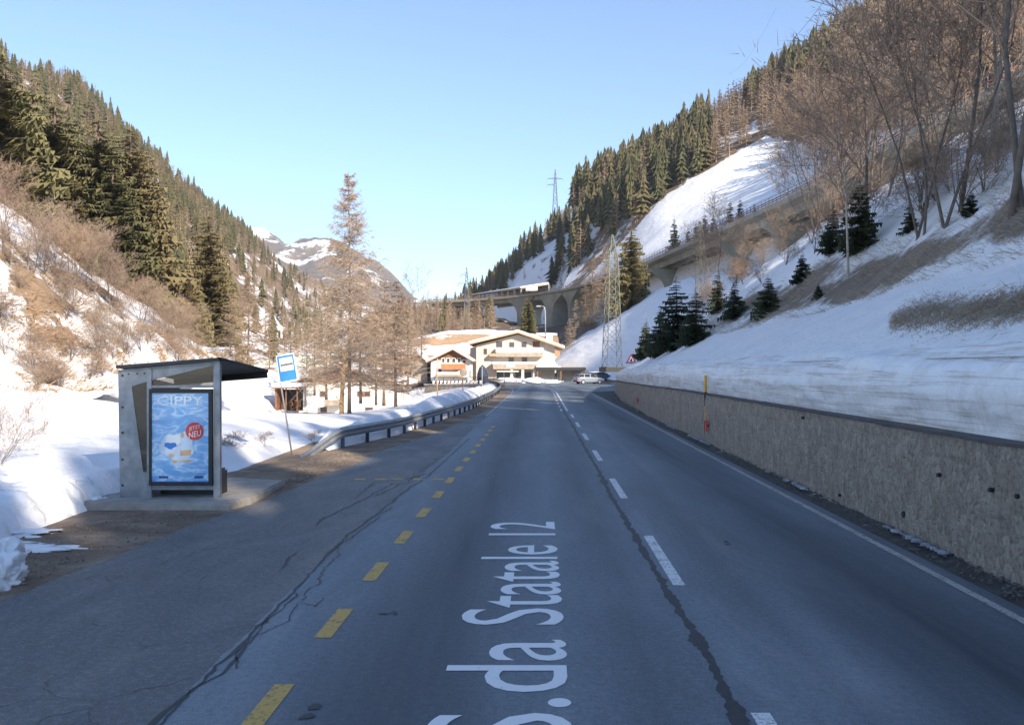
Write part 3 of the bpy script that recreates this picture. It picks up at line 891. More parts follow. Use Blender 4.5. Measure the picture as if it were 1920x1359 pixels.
# near side sheet with its slanted opening
A0 = S(228,1150); A0.z = zf
def SZ(cx, cy): 
    p = S(cx, cy); return Vector((p.x, Y0, p.z))
outer = [SZ(226,270), SZ(890,208)]
sheet = MB()
th = Vector((0, 0.03, 0))
b0 = SZ(240,1150); b1 = SZ(445,1150)
sheet.prism([Vector((b0.x,Y0,zf)), Vector((SZ(448,0).x,Y0,zf)), SZ(448,985), SZ(400,975), SZ(320,385), SZ(226,275)], th)
sheet.prism([SZ(226.5,273), SZ(320.5,385), SZ(430,352), SZ(890,238), SZ(890,212)], th)
part(sheet, 'side_panel', M['galv'])
mb = MB()
for cy in (310,530,705,890,1070): 
    mb = MB(); p = SZ(258, cy); mb.tube([p+Vector((0,-0.012,0)), p+Vector((0,0.01,0))], 0.022, 8); part(mb, 'bolt', M['dark'])
for cx in (300,360,410): 
    mb = MB(); p = SZ(cx, 300-(cx-300)*0.05); mb.tube([p+Vector((0,-0.012,0)), p+Vector((0,0.01,0))], 0.016, 8); part(mb, 'bolt', M['dark'])
mb = MB(); mb.prism([SZ(320,385)+Vector((0,0.012,0)), SZ(400,975)+Vector((0,0.012,0)), SZ(448,985)+Vector((0,0.012,0)), SZ(448,400)+Vector((0,0.012,0)), SZ(890,385)+Vector((0,0.012,0)), SZ(890,238)+Vector((0,0.012,0))], (0,0.008,0))
part(mb, 'side_glass', M['pane'])
def post(name, cx0, cx1, cytop, Y=Y0-0.03, off_=Vector((0,0,0)), d=0.09):
    mb = MB(); a = SZ(cx0, cytop); b = SZ(cx1, cytop)
    mb.box((a.x, Y, zf), (b.x, Y+d, a.z), 0, Matrix.Translation(off_)); mb_ = part(mb, name, M['galv']); return mb_
post('corner_post', 430, 462, 268)
post('corner_post', 893, 937, 200, Y=Y0-0.05, d=0.11)
mb = MB(); mb.box((SZ(232,0).x, Y0, zf), (SZ(262,0).x, Y0+0.08, 2.18), 0, Matrix.Translation(Vector((W.x, W.y, 0)))); part(mb, 'corner_post', M['galv'])
# cross rail under the upper glass, and the bottom rail
mb = MB(); a = SZ(462,378); b = SZ(893,384); mb.box((a.x, Y0-0.02, a.z-0.045), (b.x, Y0+0.03, a.z)); part(mb, 'cross_rail', M['galv'])
mb = MB(); a = SZ(462,1066); b = SZ(893,1100); mb.box((a.x, Y0-0.015, b.z), (b.x, Y0+0.03, a.z)); part(mb, 'cross_rail', M['galv'])
mb = MB(); a = SZ(462,1100); b = SZ(893,1150); mb.box((a.x, Y0+0.4, zf), (b.x, Y0+0.75, zf+0.42)); mb.box((a.x+.05, Y0+0.45, zf+.42), (b.x-.05, Y0+0.78, zf+0.46)); part(mb, 'bench', M['dark'])
# back wall sheet on the far-left side
mb = MB(); a = Vector((SZ(232,0).x, Y0+0.06, zf)); b = a + W*0.98
mb.prism([a, b, Vector((b.x,b.y,2.16)), Vector((a.x,a.y,2.42))], (0.025,-0.007,0)); 
part(mb, 'back_wall', M['galv'])
# roof
B = P(411,675,Y0-0.1); A = P(219,690,Y0-0.1); C = P(501,697.5,18.05); D = A + (C-B)
mb = MB(); t = Vector((0,0,0.035)); mb.hexa([A,B,C,D,A+t,B+t,C+t,D+t]); part(mb, 'roof', plain('roof_sheet', (0.16,0.15,0.14), 0.6, 0.2, 0.15))
mb = MB(); u_ = (C-B).normalized()
mb.bar(D-Vector((0,0,0.05)), C-Vector((0,0,0.05)), 0.04, 0.13); part(mb, 'fascia', M['black'])
mb = MB(); mb.bar(B+Vector((0,0,0.02)), C+Vector((0,0,0.02)), 0.05, 0.06); mb.bar(A+Vector((0,-.02,0.02)), B+Vector((0,-.02,0.02)), 0.04, 0.055); part(mb, 'roof_trim', M['dark'])
mb = MB()
for k in range(8):
    mb = MB(); p = A.lerp(B, (k+0.5)/8) + Vector((0,-0.04,0.055)); mb.tube([p, p+Vector((0,0,0.02))], 0.014, 6); part(mb, 'rivet', M['steel'])
# poster case on the near side
case_b = MB(); x0 = SZ(455,0).x; x1 = SZ(889,0).x; z1 = SZ(0,402).z; z0 = SZ(0,1066).z
yf = Y0-0.10
f = 0.045
case_b.box((x0,yf,z0),(x0+f,Y0-0.022,z1)); case_b.box((x1-f-0.02,yf,z0),(x1,Y0-0.022,z1))
case_b.box((x0+f,yf,z1-0.075),(x1-f-0.02,Y0-0.022,z1)); case_b.box((x0+f,yf,z0),(x1-f-0.02,Y0-0.022,z0+0.05))
case = part(case_b, 'poster_case', M['black'])
def poster_mat():
    k = NT('poster_print'); v = k.coord()
    n = k.n("ShaderNodeTexNoise"); n.inputs['Scale'].default_value = 1.6; n.inputs['Detail'].default_value = 3; n.inputs['Distortion'].default_value = 1.1
    k.l(k.coord((1.4,1,3.4),(0,0.55,0)), n.inputs['Vector'])
    w = k.ramp(n.outputs['Fac'], [(0.38,(0.11,0.33,0.68)),(0.48,(0.30,0.56,0.86)),(0.53,(0.72,0.85,0.95)),(0.57,(0.26,0.52,0.84)),(0.72,(0.10,0.32,0.66))])
    sx = k.n("ShaderNodeSeparateXYZ"); k.l(v, sx.inputs[0])
    k.base(k.mix(0.30, w, (0.25,0.52,0.85))); k.rough(0.25); k.b.inputs['Coat Weight'].default_value = 0.4
    return k.mat
mb = MB(); px0 = x0+f; px1 = x1-f-0.02; pz0 = z0+0.05; pz1 = z1-0.075
mb.box((px0, yf+0.02, pz0), (px1, yf+0.03, pz1)); poster = part(mb, 'poster', poster_mat(), case)
def PU(a, b, k=0): return Vector((lerp(px0,px1,a), yf+0.019-0.0012*k, lerp(pz1,pz0,b)))
def disc(a, b, ra, rb, mat, name, k=1, n=28, rot=0, par=case, wob=0):
    mb = MB(); pts = []
    for i in range(n):
        t = 2*math.pi*i/n; r = 1 + wob*math.sin(3*t+a*9)*0.3 + wob*0.25*math.sin(5*t)
        pts.append(PU(a + ra*r*math.cos(t+rot), b + rb*r*math.sin(t), k))
    mb.face(pts); mb.build(name, mat, par)
M['print_white'] = plain('print_white', (0.80,0.86,0.90), 0.4, 0, 0.05)
M['print_tan'] = plain('print_tan', (0.62,0.42,0.24), 0.4, 0, 0.15, 9)
M['print_pale'] = plain('print_pale', (0.55,0.68,0.82), 0.4, 0, 0.15, 7)
M['print_navy'] = plain('print_navy', (0.02,0.05,0.22), 0.4)
disc(0.46,0.60,0.30,0.17, M['print_pale'], 'print_patch', 1, wob=0.5)
disc(0.38,0.53,0.13,0.075, M['print_white'], 'print_patch', 2, wob=0.5)
disc(0.33,0.585,0.11,0.035, M['blue'], 'print_patch', 3, wob=0.4)
mb = MB(); mb.face([PU(0.50,0.64,4), PU(0.69,0.63,4), PU(0.69,0.69,4), PU(0.50,0.70,4)]); mb.build('print_patch', M['print_tan'], case)
disc(0.34,0.695,0.05,0.022, M['print_tan'], 'print_patch', 4); disc(0.40,0.765,0.05,0.018, M['print_tan'], 'print_patch', 4); disc(0.60,0.76,0.10,0.014, M['print_tan'], 'print_patch', 4, wob=.6)
disc(0.54,0.47,0.03,0.03, M['print_tan'], 'print_patch', 4)
disc(0.755,0.425,0.158,0.100, M['red'], 'round_badge', 5)
def ptext(body, a0, a1, b0, b1, mat, name, k=6, shear=0.0, par=case, tilt=0.0):
    c = bpy.data.curves.new(name, 'FONT'); c.body = body; c.size = 1; c.resolution_u = 3
    t = bpy.data.objects.new('t', c); COL.objects.link(t); bpy.context.view_layer.update()
    me = bpy.data.meshes.new_from_object(t.evaluated_get(bpy.context.evaluated_depsgraph_get())); bpy.data.objects.remove(t)
    co = np.zeros(len(me.vertices)*3, dtype=np.float32); me.vertices.foreach_get('co', co); co = co.reshape(-1,3)
    lo, hi = co.min(0), co.max(0); out = []
    for q in co:
        s = (q[0]-lo[0])/(hi[0]-lo[0]); r = (q[1]-lo[1])/(hi[1]-lo[1])
        out.append(tuple(PU(lerp(a0,a1,s), lerp(b1,b0,r) - tilt*(s-0.5), k)))
    me.vertices.foreach_set('co', np.array(out, dtype=np.float32).ravel()); me.update()
    me.materials.clear(); me.materials.append(mat)
    o = bpy.data.objects.new(name, me); COL.objects.link(o); o.parent = par; return o
ptext("CIPPY", 0.10, 0.90, 0.035, 0.135, M['print_white'], 'poster_lettering')
ptext("JETZT", 0.655, 0.855, 0.365, 0.415, M['print_white'], 'poster_lettering', 7, tilt=0.03)
ptext("NEU", 0.655, 0.865, 0.425, 0.49, M['print_white'], 'poster_lettering', 7, tilt=0.03)
for a, b in ((0.13,0.29),(0.75,0.91)):
    mb = MB(); mb.face([PU(a,0.925,6),PU(b,0.925,6),PU(b,0.95,6),PU(a,0.95,6)]); mb.build('print_box', M['print_navy'], case)
mb = MB(); mb.face([PU(0,0.985,6),PU(1,0.985,6),PU(1,1,6),PU(0,1,6)]); mb.build('print_band', M['print_navy'], case)

# ------------------------------------------------------------------ bus stop sign, leaning
YS = 26.6
s_ = empty('bus_stop_sign', P(547,850,YS), 'tilted blue and white bus stop sign on a thin leaning pole in the snow', 'bus stop sign')
L0 = -Vector(s_.location)
mb = MB(); mb.tube([P(548,856,YS), P(526,716,YS), P(519,672,YS)], 0.026, 10); q = mb.build('pole', M['steel'], s_, smooth=True); q.location = L0
c4 = [P(517.5,667,YS), P(551,661.5,YS), P(559.5,712,YS), P(525,718.5,YS)]
def sp(a, b, d=0.0):
    t = c4[0].lerp(c4[1], a); w = c4[3].lerp(c4[2], a); p = t.lerp(w, b); return p + Vector((0,-0.03-d,0))
mb = MB(); mb.prism([sp(0,0),sp(1,0),sp(1,1),sp(0,1)], (0,0.02,0)); board = mb.build('board', M['white'], s_); board.location = L0
mb = MB(); mb.face([sp(.045,.04,.002),sp(.955,.04,.002),sp(.955,.965,.002),sp(.045,.965,.002)]); mb.build('blue_face', M['blue'], board)
mb = MB(); mb.face([sp(.15,.12,.004),sp(.87,.12,.004),sp(.87,.60,.004),sp(.15,.60,.004)]); mb.build('white_field', M['white'], board)
mb = MB(); rr = random.Random(2); a = 0.19
while a < 0.82:
    w_ = rr.uniform(0.035,0.06); mb.face([sp(a,.34-.01*rr.random(),.006),sp(a+w_,.335,.006),sp(a+w_,.415,.006),sp(a,.42,.006)]); a += w_+0.012
mb.build('dark_stop_name', M['dark'], board)
for b in (0.12, 0.55):
    mb = MB(); mb.box(tuple(sp(.05,b)+Vector((-.05,.02,-.02))), tuple(sp(.05,b)+Vector((.07,.085,.02)))); mb.build('bracket', M['steel'], board)

# ------------------------------------------------------------------ guard rail
gr = empty('guard_rail', (RX(-5.5,32), 32, 0), 'galvanised steel guard rail on dark posts along the left road edge', 'guard rail')
GL = -Vector(gr.location)
GV = [24.9, 28, 33, 44.7, 55, 75, 106, 140]; GU = [-6.65, -6.1, -5.15, -4.4, -3.95, -3.9, -4.25, -4.6]
def g_at(v):
    u = interp(v, GV, GU); zt = 0.62*sstep(24.2, 28.2, v)+0.02 if v < 28.2 else 0.64
    return Vector((RX(u, v), v, zt))
vs = list(np.arange(24.9, 28.3, 0.4)) + list(np.arange(28.3, 136, 1.0))
profr = [(0.0,0.0),(0.0,-0.02),(0.055,-0.06),(0.055,-0.10),(0.01,-0.135),(0.01,-0.175),(0.055,-0.21),(0.055,-0.25),(0.0,-0.29),(0.0,-0.31)]
mb = MB(); ring = []
for v in vs:
    p = g_at(v); ring.append([p + Vector((dx, 0, dz)) for dx, dz in profr])
for i in range(len(ring)-1):
    for k in range(len(profr)-1):
        mb.face([ring[i][k], ring[i+1][k], ring[i+1][k+1], ring[i][k+1]])
o = mb.build('rail', M['steel'], gr); o.location = GL
md = o.modifiers.new('thick', 'SOLIDIFY'); md.thickness = 0.006
for i, v in enumerate([28.1 + 2.0*k for k in range(52)]):
    if v > 134: break
    p = g_at(v); mb = MB(); x = p.x - 0.07
    gz = -0.25
    mb.box((x-0.06,v-0.04,gz),(x-0.045,v+0.04,0.62)); mb.box((x+0.035,v-0.04,gz),(x+0.05,v+0.04,0.62)); mb.box((x-0.045,v-0.006,gz),(x+0.035,v+0.006,0.62))
    mb.box((x+0.05,v-0.05,0.40),(x+0.068,v+0.05,0.56))
    q = mb.build('post', M['dark'] if i % 3 else M['pylon_blue'], gr); q.location = GL
# snow lying behind and over the rail
mb = MB(); rows = []
vs = np.arange(27.2, 112, 0.35)
for v in vs:
    p = g_at(max(v, 28.2)); hgt = interp(v, [27.2,28.5,31,36,42,46,52,60,80,112], [0.05,0.45,0.62,0.72,0.75,0.92,1.0,0.95,0.75,0.5]) * (1 + 0.16*fbm(v*0.35, 0, 2))
    base = -0.10; row = []
    for k in range(11):
        t = k/10; du = -0.13 - 1.9*t*interp(v,[27,32,45],[.5,.8,1.2])
        zz = base + (hgt-base)*math.sin(min(1, t*1.9+0.0)*math.pi/2)**0.7 if t < 0.55 else base + (hgt-base)*math.cos((t-0.55)/0.45*math.pi/2)**0.8 - 0.9*(t-0.55)
        if k == 1: zz = min(zz, 0.30+hgt*0.3)
        row.append(Vector((p.x + du + 0.05*fbm(v*0.8, t*3, 1), v, zz + 0.06*fbm(v*1.1, t*4, 3))))
    rows.append(row)
for i in range(len(rows)-1):
    for k in range(10): mb.face([rows[i][k], rows[i+1][k], rows[i+1][k+1], rows[i][k+1]])
o = struct(mb.build('snow_ridge', M['snow_bank'], smooth=True))

# snow clods at the edge of the verge
mb = MB(); rng = random.Random(8)
def blob(name, c, r, mat, seed, sub=3, amp=0.35):
    bm = bmesh.new(); bmesh.ops.create_icosphere(bm, subdivisions=sub, radius=1)
    for v in bm.verts:
        k = 1 + amp*fbm(v.co.x*1.6+seed, v.co.y*1.6, v.co.z*1.6) + 0.22*amp*fbm(v.co.x*6+seed, v.co.y*6, v.co.z*6)
        v.co = Vector((v.co.x*r[0]*k, v.co.y*r[1]*k, v.co.z*r[2]*k))
    me = bpy.data.meshes.new(name); bm.to_mesh(me); bm.free(); me.materials.append(mat)
    me.polygons.foreach_set('use_smooth', [True]*len(me.polygons))
    o = bpy.data.objects.new(name, me); COL.objects.link(o); o.location = c; return o
for i, (px, py, r, lb) in enumerate(((-8,1098,(0.30,0.36,0.30),'rounded lump of old snow on the verge at the left picture edge'),
        (6,1060,(0.24,0.30,0.24),'pale snow clod just behind the rounded lump on the verge'),
        (205,930,(0.22,0.30,0.24),'white snow block against the near corner of the bus shelter'),
        (178,948,(0.24,0.22,0.13),'low snow clod in front of the white block by the shelter'))):
    u, v = G(px, py); tag(blob('snow_clod', (u+SH*v, v, 0.05), r, M['snow_bank'], i*3.1, 5, 0.5), lb, 'snow clod')
for i, (px, py, a, b) in enumerate(((10,1000,0.9,0.32),(60,1030,0.62,0.2),(-40,1020,0.8,0.3))):
    u, v = G(px, py); o = struct(blob('snow_patch', (u+SH*v, v, 0.0), (a,b,0.05), M['snow'], i*5.3, 4, 0.7))
# ploughed edge of the snow field beside the shelter
pts = []; vs = np.arange(10.2, 17.4, 0.045); npf = 40
for v in vs:
    uf = -7.75 - 0.25*sstep(13, 15.5, v) + 0.30*fbm(v*0.7, 1.3, 4) + 0.10*fbm(v*2.6, 5.3, 4)
    hh = (0.46 + 0.16*fbm(v*0.8, 3.7, 1) + 0.10*fbm(v*2.3, 2.7, 1))*sstep(10.2, 11.2, v)*(1-0.5*sstep(16.6, 17.4, v))
    for i in range(npf):
        t = i/(npf-1); d = 2.4*t
        z = -0.05 + (hh+0.05)*min(1.0, (t/0.16))**0.55 if t < 0.16 else hh + 0.16*(t-0.16)
        z += (0.07*fbm(v*2.2, d*2.2, 7) + 0.035*fbm(v*7, d*7, 2))*sstep(0.03, 0.15, t)
        u = uf - d + 0.12*fbm(v*2.0, z*5, 9)*sstep(0, .1, t)
        if t > 0.85: z = lerp(z, ground_h(RX(u, v), v)-0.03, (t-0.85)/0.15)
        pts.append((RX(u, v), v, z))
struct(grid_obj('snow_edge', pts, npf, len(vs), M['snow_bank']))
# gravel and litter on the verge
mb = MB(); rng = random.Random(21)
for i in range(1500):
    v = rng.uniform(8, 27); a = uleft(v)+0.25; b = interp(v, [8,14,16.2,20,27],[-7.4,-7.8,-5.7,-5.6,-6.8]); u = lerp(a, b, rng.random())
    if 15.8 < v < 19.6 and u < -5.6: continue
    lump(mb, (RX(u,v), v, 0.012), rng.uniform(.006,.022), rng, 0, .7)
o = mb.build('verge_gravel', plain('verge_stones', (0.24,0.19,0.145), .9, 0, .6, 25)); tag(o, 'loose gravel and litter scattered over the dirt verge by the shelter', 'gravel', kind='stuff')

# ------------------------------------------------------------------ snow poles, reflectors, road signs
p0 = P(1323,834,29.5); sp_ = empty('snow_pole', p0, 'tall yellow and black banded snow pole standing against the stone wall', 'snow pole')
zs = [0, 0.62, 1.05, 1.52, 2.26]; cols = ['black','black','yellow','black','yellow']
mb = MB()
bands = [(0,0.80,'black'),(0.80,1.27,'yellow'),(1.27,1.72,'black'),(1.72,2.26,'yellow')]
for a, b, m in bands:
    mb = MB(); mb.tube([(0,0,a-0.05*(a==0)),(0,0,b)], 0.045, 10); mb.build('band', M[m], sp_, smooth=False)
def wallpt(px, py):
    for v in np.arange(9, 90, 0.05):
        if 960 + (SH*v + wall_u(v))*F/v <= px: return Vector((SH*v+wall_u(v), v, 2.5+(HZ-py)*v/F))
for (px, py, lb) in ((1329,798,'red reflector plate on the stone wall right beside the banded snow pole'), (1197,750,'small red reflector plate on the stone wall near its far end')):
    p = wallpt(px, py); mb = MB()
    mb.box((-0.10,-0.11,-0.17),(-0.06,0.11,0.17)); mb.box((-0.06,-0.02,-0.05),(0.05,0.02,0.05))
    o = mb.build('wall_reflector', M['red']); o.location = p; tag(o, lb, 'reflector', 'red reflectors on the wall')
# warning sign above the wall end
Yw = 84.0
tri = [P(1173,681,Yw), P(1194,681,Yw), P(1183.5,663,Yw)]
ws = empty('warning_sign', P(1183.5,700,Yw), 'red and white triangular warning sign above the far end of the wall', 'road sign')
WL = -Vector(ws.location)
def trip(s, d): 
    c = (tri[0]+tri[1]+tri[2])/3; return [c + (p-c)*s + Vector((0,-d,0)) for p in tri]
mb = MB(); mb.prism(trip(1,0), (0,0.03,0)); b_ = mb.build('board', M['red'], ws); b_.location = WL
mb = MB(); mb.face(trip(0.62,0.006)); mb.build('white_face', M['white'], b_)
c = (tri[0]+tri[1]+tri[2])/3; mb = MB()
mb.face([c+Vector((-.10,-.012,-.14)), c+Vector((.06,-.012,-.14)), c+Vector((.10,-.012,.05)), c+Vector((.0,-.012,.2)), c+Vector((-.08,-.012,.02))]); mb.build('symbol', M['black'], b_)
mb = MB(); mb.box(tuple(P(1177,686.5,Yw)), tuple(P(1190,683,Yw)+Vector((0,0.02,0)))); q = mb.build('sub_plate', M['white'], ws); q.location = WL
mb = MB(); mb.tube([P(1183.5,712,Yw)+Vector((0,.05,0)), P(1183.5,664,Yw)+Vector((0,.05,0))], 0.035, 8); q = mb.build('pole', M['steel'], ws); q.location = WL

# ------------------------------------------------------------------ trees: generators (unit height 10 m, scaled when placed)
class TB:
    def __init__(self): self.V = []; self.T = []
    def tri(self, a, b, c):
        n = len(self.V); self.V += [tuple(a), tuple(b), tuple(c)]; self.T.append((n, n+1, n+2))
    def quad(self, a, b, c, d):
        n = len(self.V); self.V += [tuple(a), tuple(b), tuple(c), tuple(d)]; self.T += [(n,n+1,n+2),(n,n+2,n+3)]
    def twig(self, a, b, w, rng):
        """thin flat spike from a to b"""
        d = (b-a); s = Vector((rng.uniform(-1,1), rng.uniform(-1,1), rng.uniform(-1,1))).cross(d)
        if s.length < 1e-6: return
        s = s.normalized()*(w/2); self.tri(a-s, a+s, b)
    def limb(self, a, b, w0, w1, n=3):
        d = (b-a); 
        if d.length < 1e-6: return
        d = d.normalized(); ref = Vector((0,0,1)) if abs(d.z) < .9 else Vector((1,0,0))
        s = d.cross(ref).normalized(); t = s.cross(d); k0 = len(self.V)
        for p, w in ((a,w0),(b,w1)):
            for i in range(n):
                an = 2*math.pi*i/n; self.V.append(tuple(p + (s*math.cos(an)+t*math.sin(an))*w/2))
        for i in range(n):
            j = (i+1) % n; self.T += [(k0+i,k0+j,k0+n+j),(k0+i,k0+n+j,k0+n+i)]

def spruce_crown(seed, whorls=26, nb=7, rad=1.5, base=0.06, ragged=0.25, steps=5, power=0.75, droop=0.35, hang=(.08,.26), wf=1.0):
    rng = random.Random(seed); tb = TB()
    for w in range(whorls):
        f = base + (0.985-base)*(w+rng.uniform(-.3,.3))/whorls
        z = 10*f; R0 = rad*(1-f)**power*(1+0.10*math.sin(w*1.7+seed)) + 0.07
        for b in range(nb if f < .85 else 5):
            if rng.random() < 0.08: continue
            a = rng.uniform(0, 6.283); L = R0*rng.uniform(1-ragged*1.6, 1+ragged)
            ca, sa = math.cos(a), math.sin(a); dr = droop*rng.uniform(.6,1.5)
            def pt(t): return Vector((ca*L*t, sa*L*t, z + L*(0.12*t - dr*t + 0.30*dr*t*t*t)))
            side = Vector((-sa, ca, 0))
            for k in range(steps):
                t0 = 0.08 + 0.92*k/steps; t1 = min(1.05, t0+1.15/steps)
                p0, p1 = pt(t0), pt(t1); wd = L*(0.36 - 0.20*t0)*wf*rng.uniform(.6,1.3)
                dn = Vector((0,0,-L*rng.uniform(*hang)))
                out = (p1-p0)*0.9
                tb.tri(p0, p1, p0 + side*wd + out*.8 + dn); tb.tri(p0, p1, p0 - side*wd + out*.8 + dn*rng.uniform(.5,1.2))
                if k % 2 == 0: tb.tri(p0, p1, (p0+p1)/2 + Vector((rng.uniform(-.1,.1)*L, rng.uniform(-.1,.1)*L, -L*rng.uniform(.2,.42))))
    tb.tri(Vector((-.05,0,9.6)), Vector((.05,0,9.6)), Vector((0,0,10.1))); tb.tri(Vector((0,-.05,9.6)), Vector((0,.05,9.6)), Vector((0,0,10.1)))
    return tb
def trunk_mesh(name, mat, r=0.16, top=9.6, seed=0, n=7):
    rng = random.Random(seed); mb = MB(); pts = []; rad = []
    for k in range(9):
        t = k/8; pts.append((0.05*math.sin(t*5+seed)*t, 0.05*math.cos(t*4+seed)*t, -0.4+(top+.4)*t)); rad.append(r*(1-t)**0.9+0.012 + (0.05*r/0.16 if k == 0 else 0))
    mb.tube(pts, rad, n); o = mb.build(name, mat, smooth=True); me = o.data; bpy.data.objects.remove(o); return me
def larch_crown(seed, whorls=36, nb=6, rad=1.5, base=0.12, twigs=16, bw=0.055, tw=0.036, power=0.8, tl=1.0):
    rng = random.Random(seed); tb = TB()
    for w in range(whorls):
        f = base + (0.985-base)*(w+rng.uniform(-.4,.4))/whorls; z = 10*f
        R0 = rad*(1-f)**power*rng.uniform(.75,1.12) + 0.10
        if f < 0.3 and whorls < 50: R0 *= rng.uniform(.55,1.0)
        for b in range(nb):
            if rng.random() < 0.1: continue
            a = rng.uniform(0, 6.283); L = R0*rng.uniform(.6,1.15); ca, sa = math.cos(a), math.sin(a); up = rng.uniform(-.25,.30) + 0.25*f
            def pt(t): return Vector((ca*L*t, sa*L*t, z + L*(up*t - 0.40*t*(1-t)*1.1 + 0.10*t*t)))
            prev = pt(0)
            for k in range(1, 4):
                q = pt(k/3); tb.limb(prev, q, bw*(1.1-(k-1)/3)*(.5+.5*L/rad), bw*(1.05-k/3)*(.5+.5*L/rad), 3); prev = q
            for k in range(twigs):
                t = rng.uniform(.12,1.0); p = pt(t); l = (L*rng.uniform(.10,.30)*(1.1-.5*t) + 0.06)*tl
                an = a + rng.choice((-1,1))*rng.uniform(.5,1.5); e = p + Vector((math.cos(an)*l, math.sin(an)*l, l*rng.uniform(-.85,.45)))
                tb.twig(p, e, tw, rng)
                for q in range(2):
                    m = p.lerp(e, rng.uniform(.3,.9)); tb.twig(m, m + Vector((rng.uniform(-1,1), rng.uniform(-1,1), rng.uniform(-1.1,.5)))*l*.45, tw*.7, rng)
    return tb
def far_spruce(seed, layers=8, sp=7, rd=1.45):
    rng = random.Random(seed); tb = TB()
    for k in range(layers):
        f = k/layers; z0 = 0.7+9.3*f; R0 = rd*(1-f)**rng.choice((.7,.8,.9))*rng.uniform(.75,1.2)+.12; a0 = rng.uniform(0,6.28)
        zt = z0 + 9.3/layers*1.7
        for i in range(sp):
            a = a0 + 6.283*i/sp + rng.uniform(-.25,.25); L = R0*rng.uniform(.7,1.2); h = 6.283/sp*.62
            e = Vector((math.cos(a)*L, math.sin(a)*L, z0 - rng.uniform(0,.5)))
            m1 = Vector((math.cos(a-h)*L*.45, math.sin(a-h)*L*.45, z0+.35)); m2 = Vector((math.cos(a+h)*L*.45, math.sin(a+h)*L*.45, z0+.35))
            c = Vector((0,0,min(10.2, zt)))
            tb.tri(c, m1, e); tb.tri(c, e, m2)
    tb.limb(Vector((0,0,-.5)), Vector((0,0,2.5)), .3, .25, 3)
    return tb
def far_larch(seed, n=13, nb=6):
    rng = random.Random(seed); tb = TB()
    tb.limb(Vector((0,0,-.5)), Vector((0,0,5)), .20, .12, 3); tb.limb(Vector((0,0,5)), Vector((0,0,10)), .12, .02, 3)
    for w in range(n):
        f = .13 + .85*w/n; R0 = 1.45*(1-f)**.8+.12
        for b in range(nb):
            a = rng.uniform(0,6.283); L = R0*rng.uniform(.55,1.15); z = 10*f + rng.uniform(-.3,.3)
            p = Vector((0,0,z)); e = Vector((math.cos(a)*L, math.sin(a)*L, z+L*rng.uniform(-.25,.3)))
            tb.twig(p, e, .15, rng)
            for q in range(6):
                m = p.lerp(e, rng.uniform(.25,.95)); l = L*rng.uniform(.2,.42)+.1
                tb.twig(m, m + Vector((rng.uniform(-1,1), rng.uniform(-1,1), rng.uniform(-.8,.5)))*l, .11, rng)
    return tb

def bare_tree(seed, stems=1, spread=0.55, levels=4, n1=11, thick=0.13, bush=False, tw=0.027, lean=0.0, low=0.3):
    """returns (trunk TB, crown TB)"""
    rng = random.Random(seed); tr = TB(); cr = TB()
    def grow(p, d, L, w, lev):
        segs = 5 if lev == 0 else 3 if lev == 1 else 2 if lev == 2 else 1
        pts = [p]; dd = d.normalized()
        for k in range(segs):
            bend = 0.14 if lev == 0 else 0.28
            dd = (dd + Vector((rng.uniform(-1,1), rng.uniform(-1,1), rng.uniform(-.4,1.0)*.8))*bend).normalized()
            pts.append(pts[-1] + dd*L/segs)
        for k in range(segs):
            w0 = w*(1-.75*k/segs); w1 = w*(1-.75*(k+1)/segs)
            if lev == 0: tr.limb(pts[k], pts[k+1], w0, w1, 6)
            elif lev == 1: cr.limb(pts[k], pts[k+1], w0, w1, 3)
            elif lev == 2: cr.limb(pts[k], pts[k+1], w0, max(w1, tw), 3)
            else: cr.twig(pts[k], pts[k+1], w, rng)
        if lev >= levels: return
        n = {0: n1, 1: 7, 2: 5, 3: 3}[lev]
        for i in range(n):
            t = rng.uniform(low if lev == 0 else .2, 1.0); x = t*segs; k = min(int(x), segs-1); q = pts[k].lerp(pts[k+1], x-k)
            ax = (pts[k+1]-pts[k]).normalized()
            r = Vector((rng.uniform(-1,1), rng.uniform(-1,1), rng.uniform(-.5,.9))); r = (r - ax*r.dot(ax)).normalized()
            nd = (ax*rng.uniform(.45,1.0) + r*spread*rng.uniform(.7,1.6))
            l = L*rng.uniform(.32,.58)*(1.15-.55*t) if lev == 0 else L*rng.uniform(.4,.75)*(1.1-.4*t)
            grow(q, nd, l, max(tw, w*(1-.75*t)*.55) if lev < 2 else tw, lev+1)
    for s in range(stems):
        d = Vector((lean + rng.uniform(-1,1)*(.10 if stems == 1 else .35), rng.uniform(-1,1)*(.10 if stems == 1 else .35), 1))
        o = Vector((rng.uniform(-.15,.15), rng.uniform(-.15,.15), -.3)) if stems > 1 else Vector((0,0,-.4))
        grow(o, d, 10.0*rng.uniform(.85,1.0), thick*2, 0)
    return tr, cr

def mesh_of(name, tb, mats): return tri_mesh(name, tb.V, tb.T, mats)

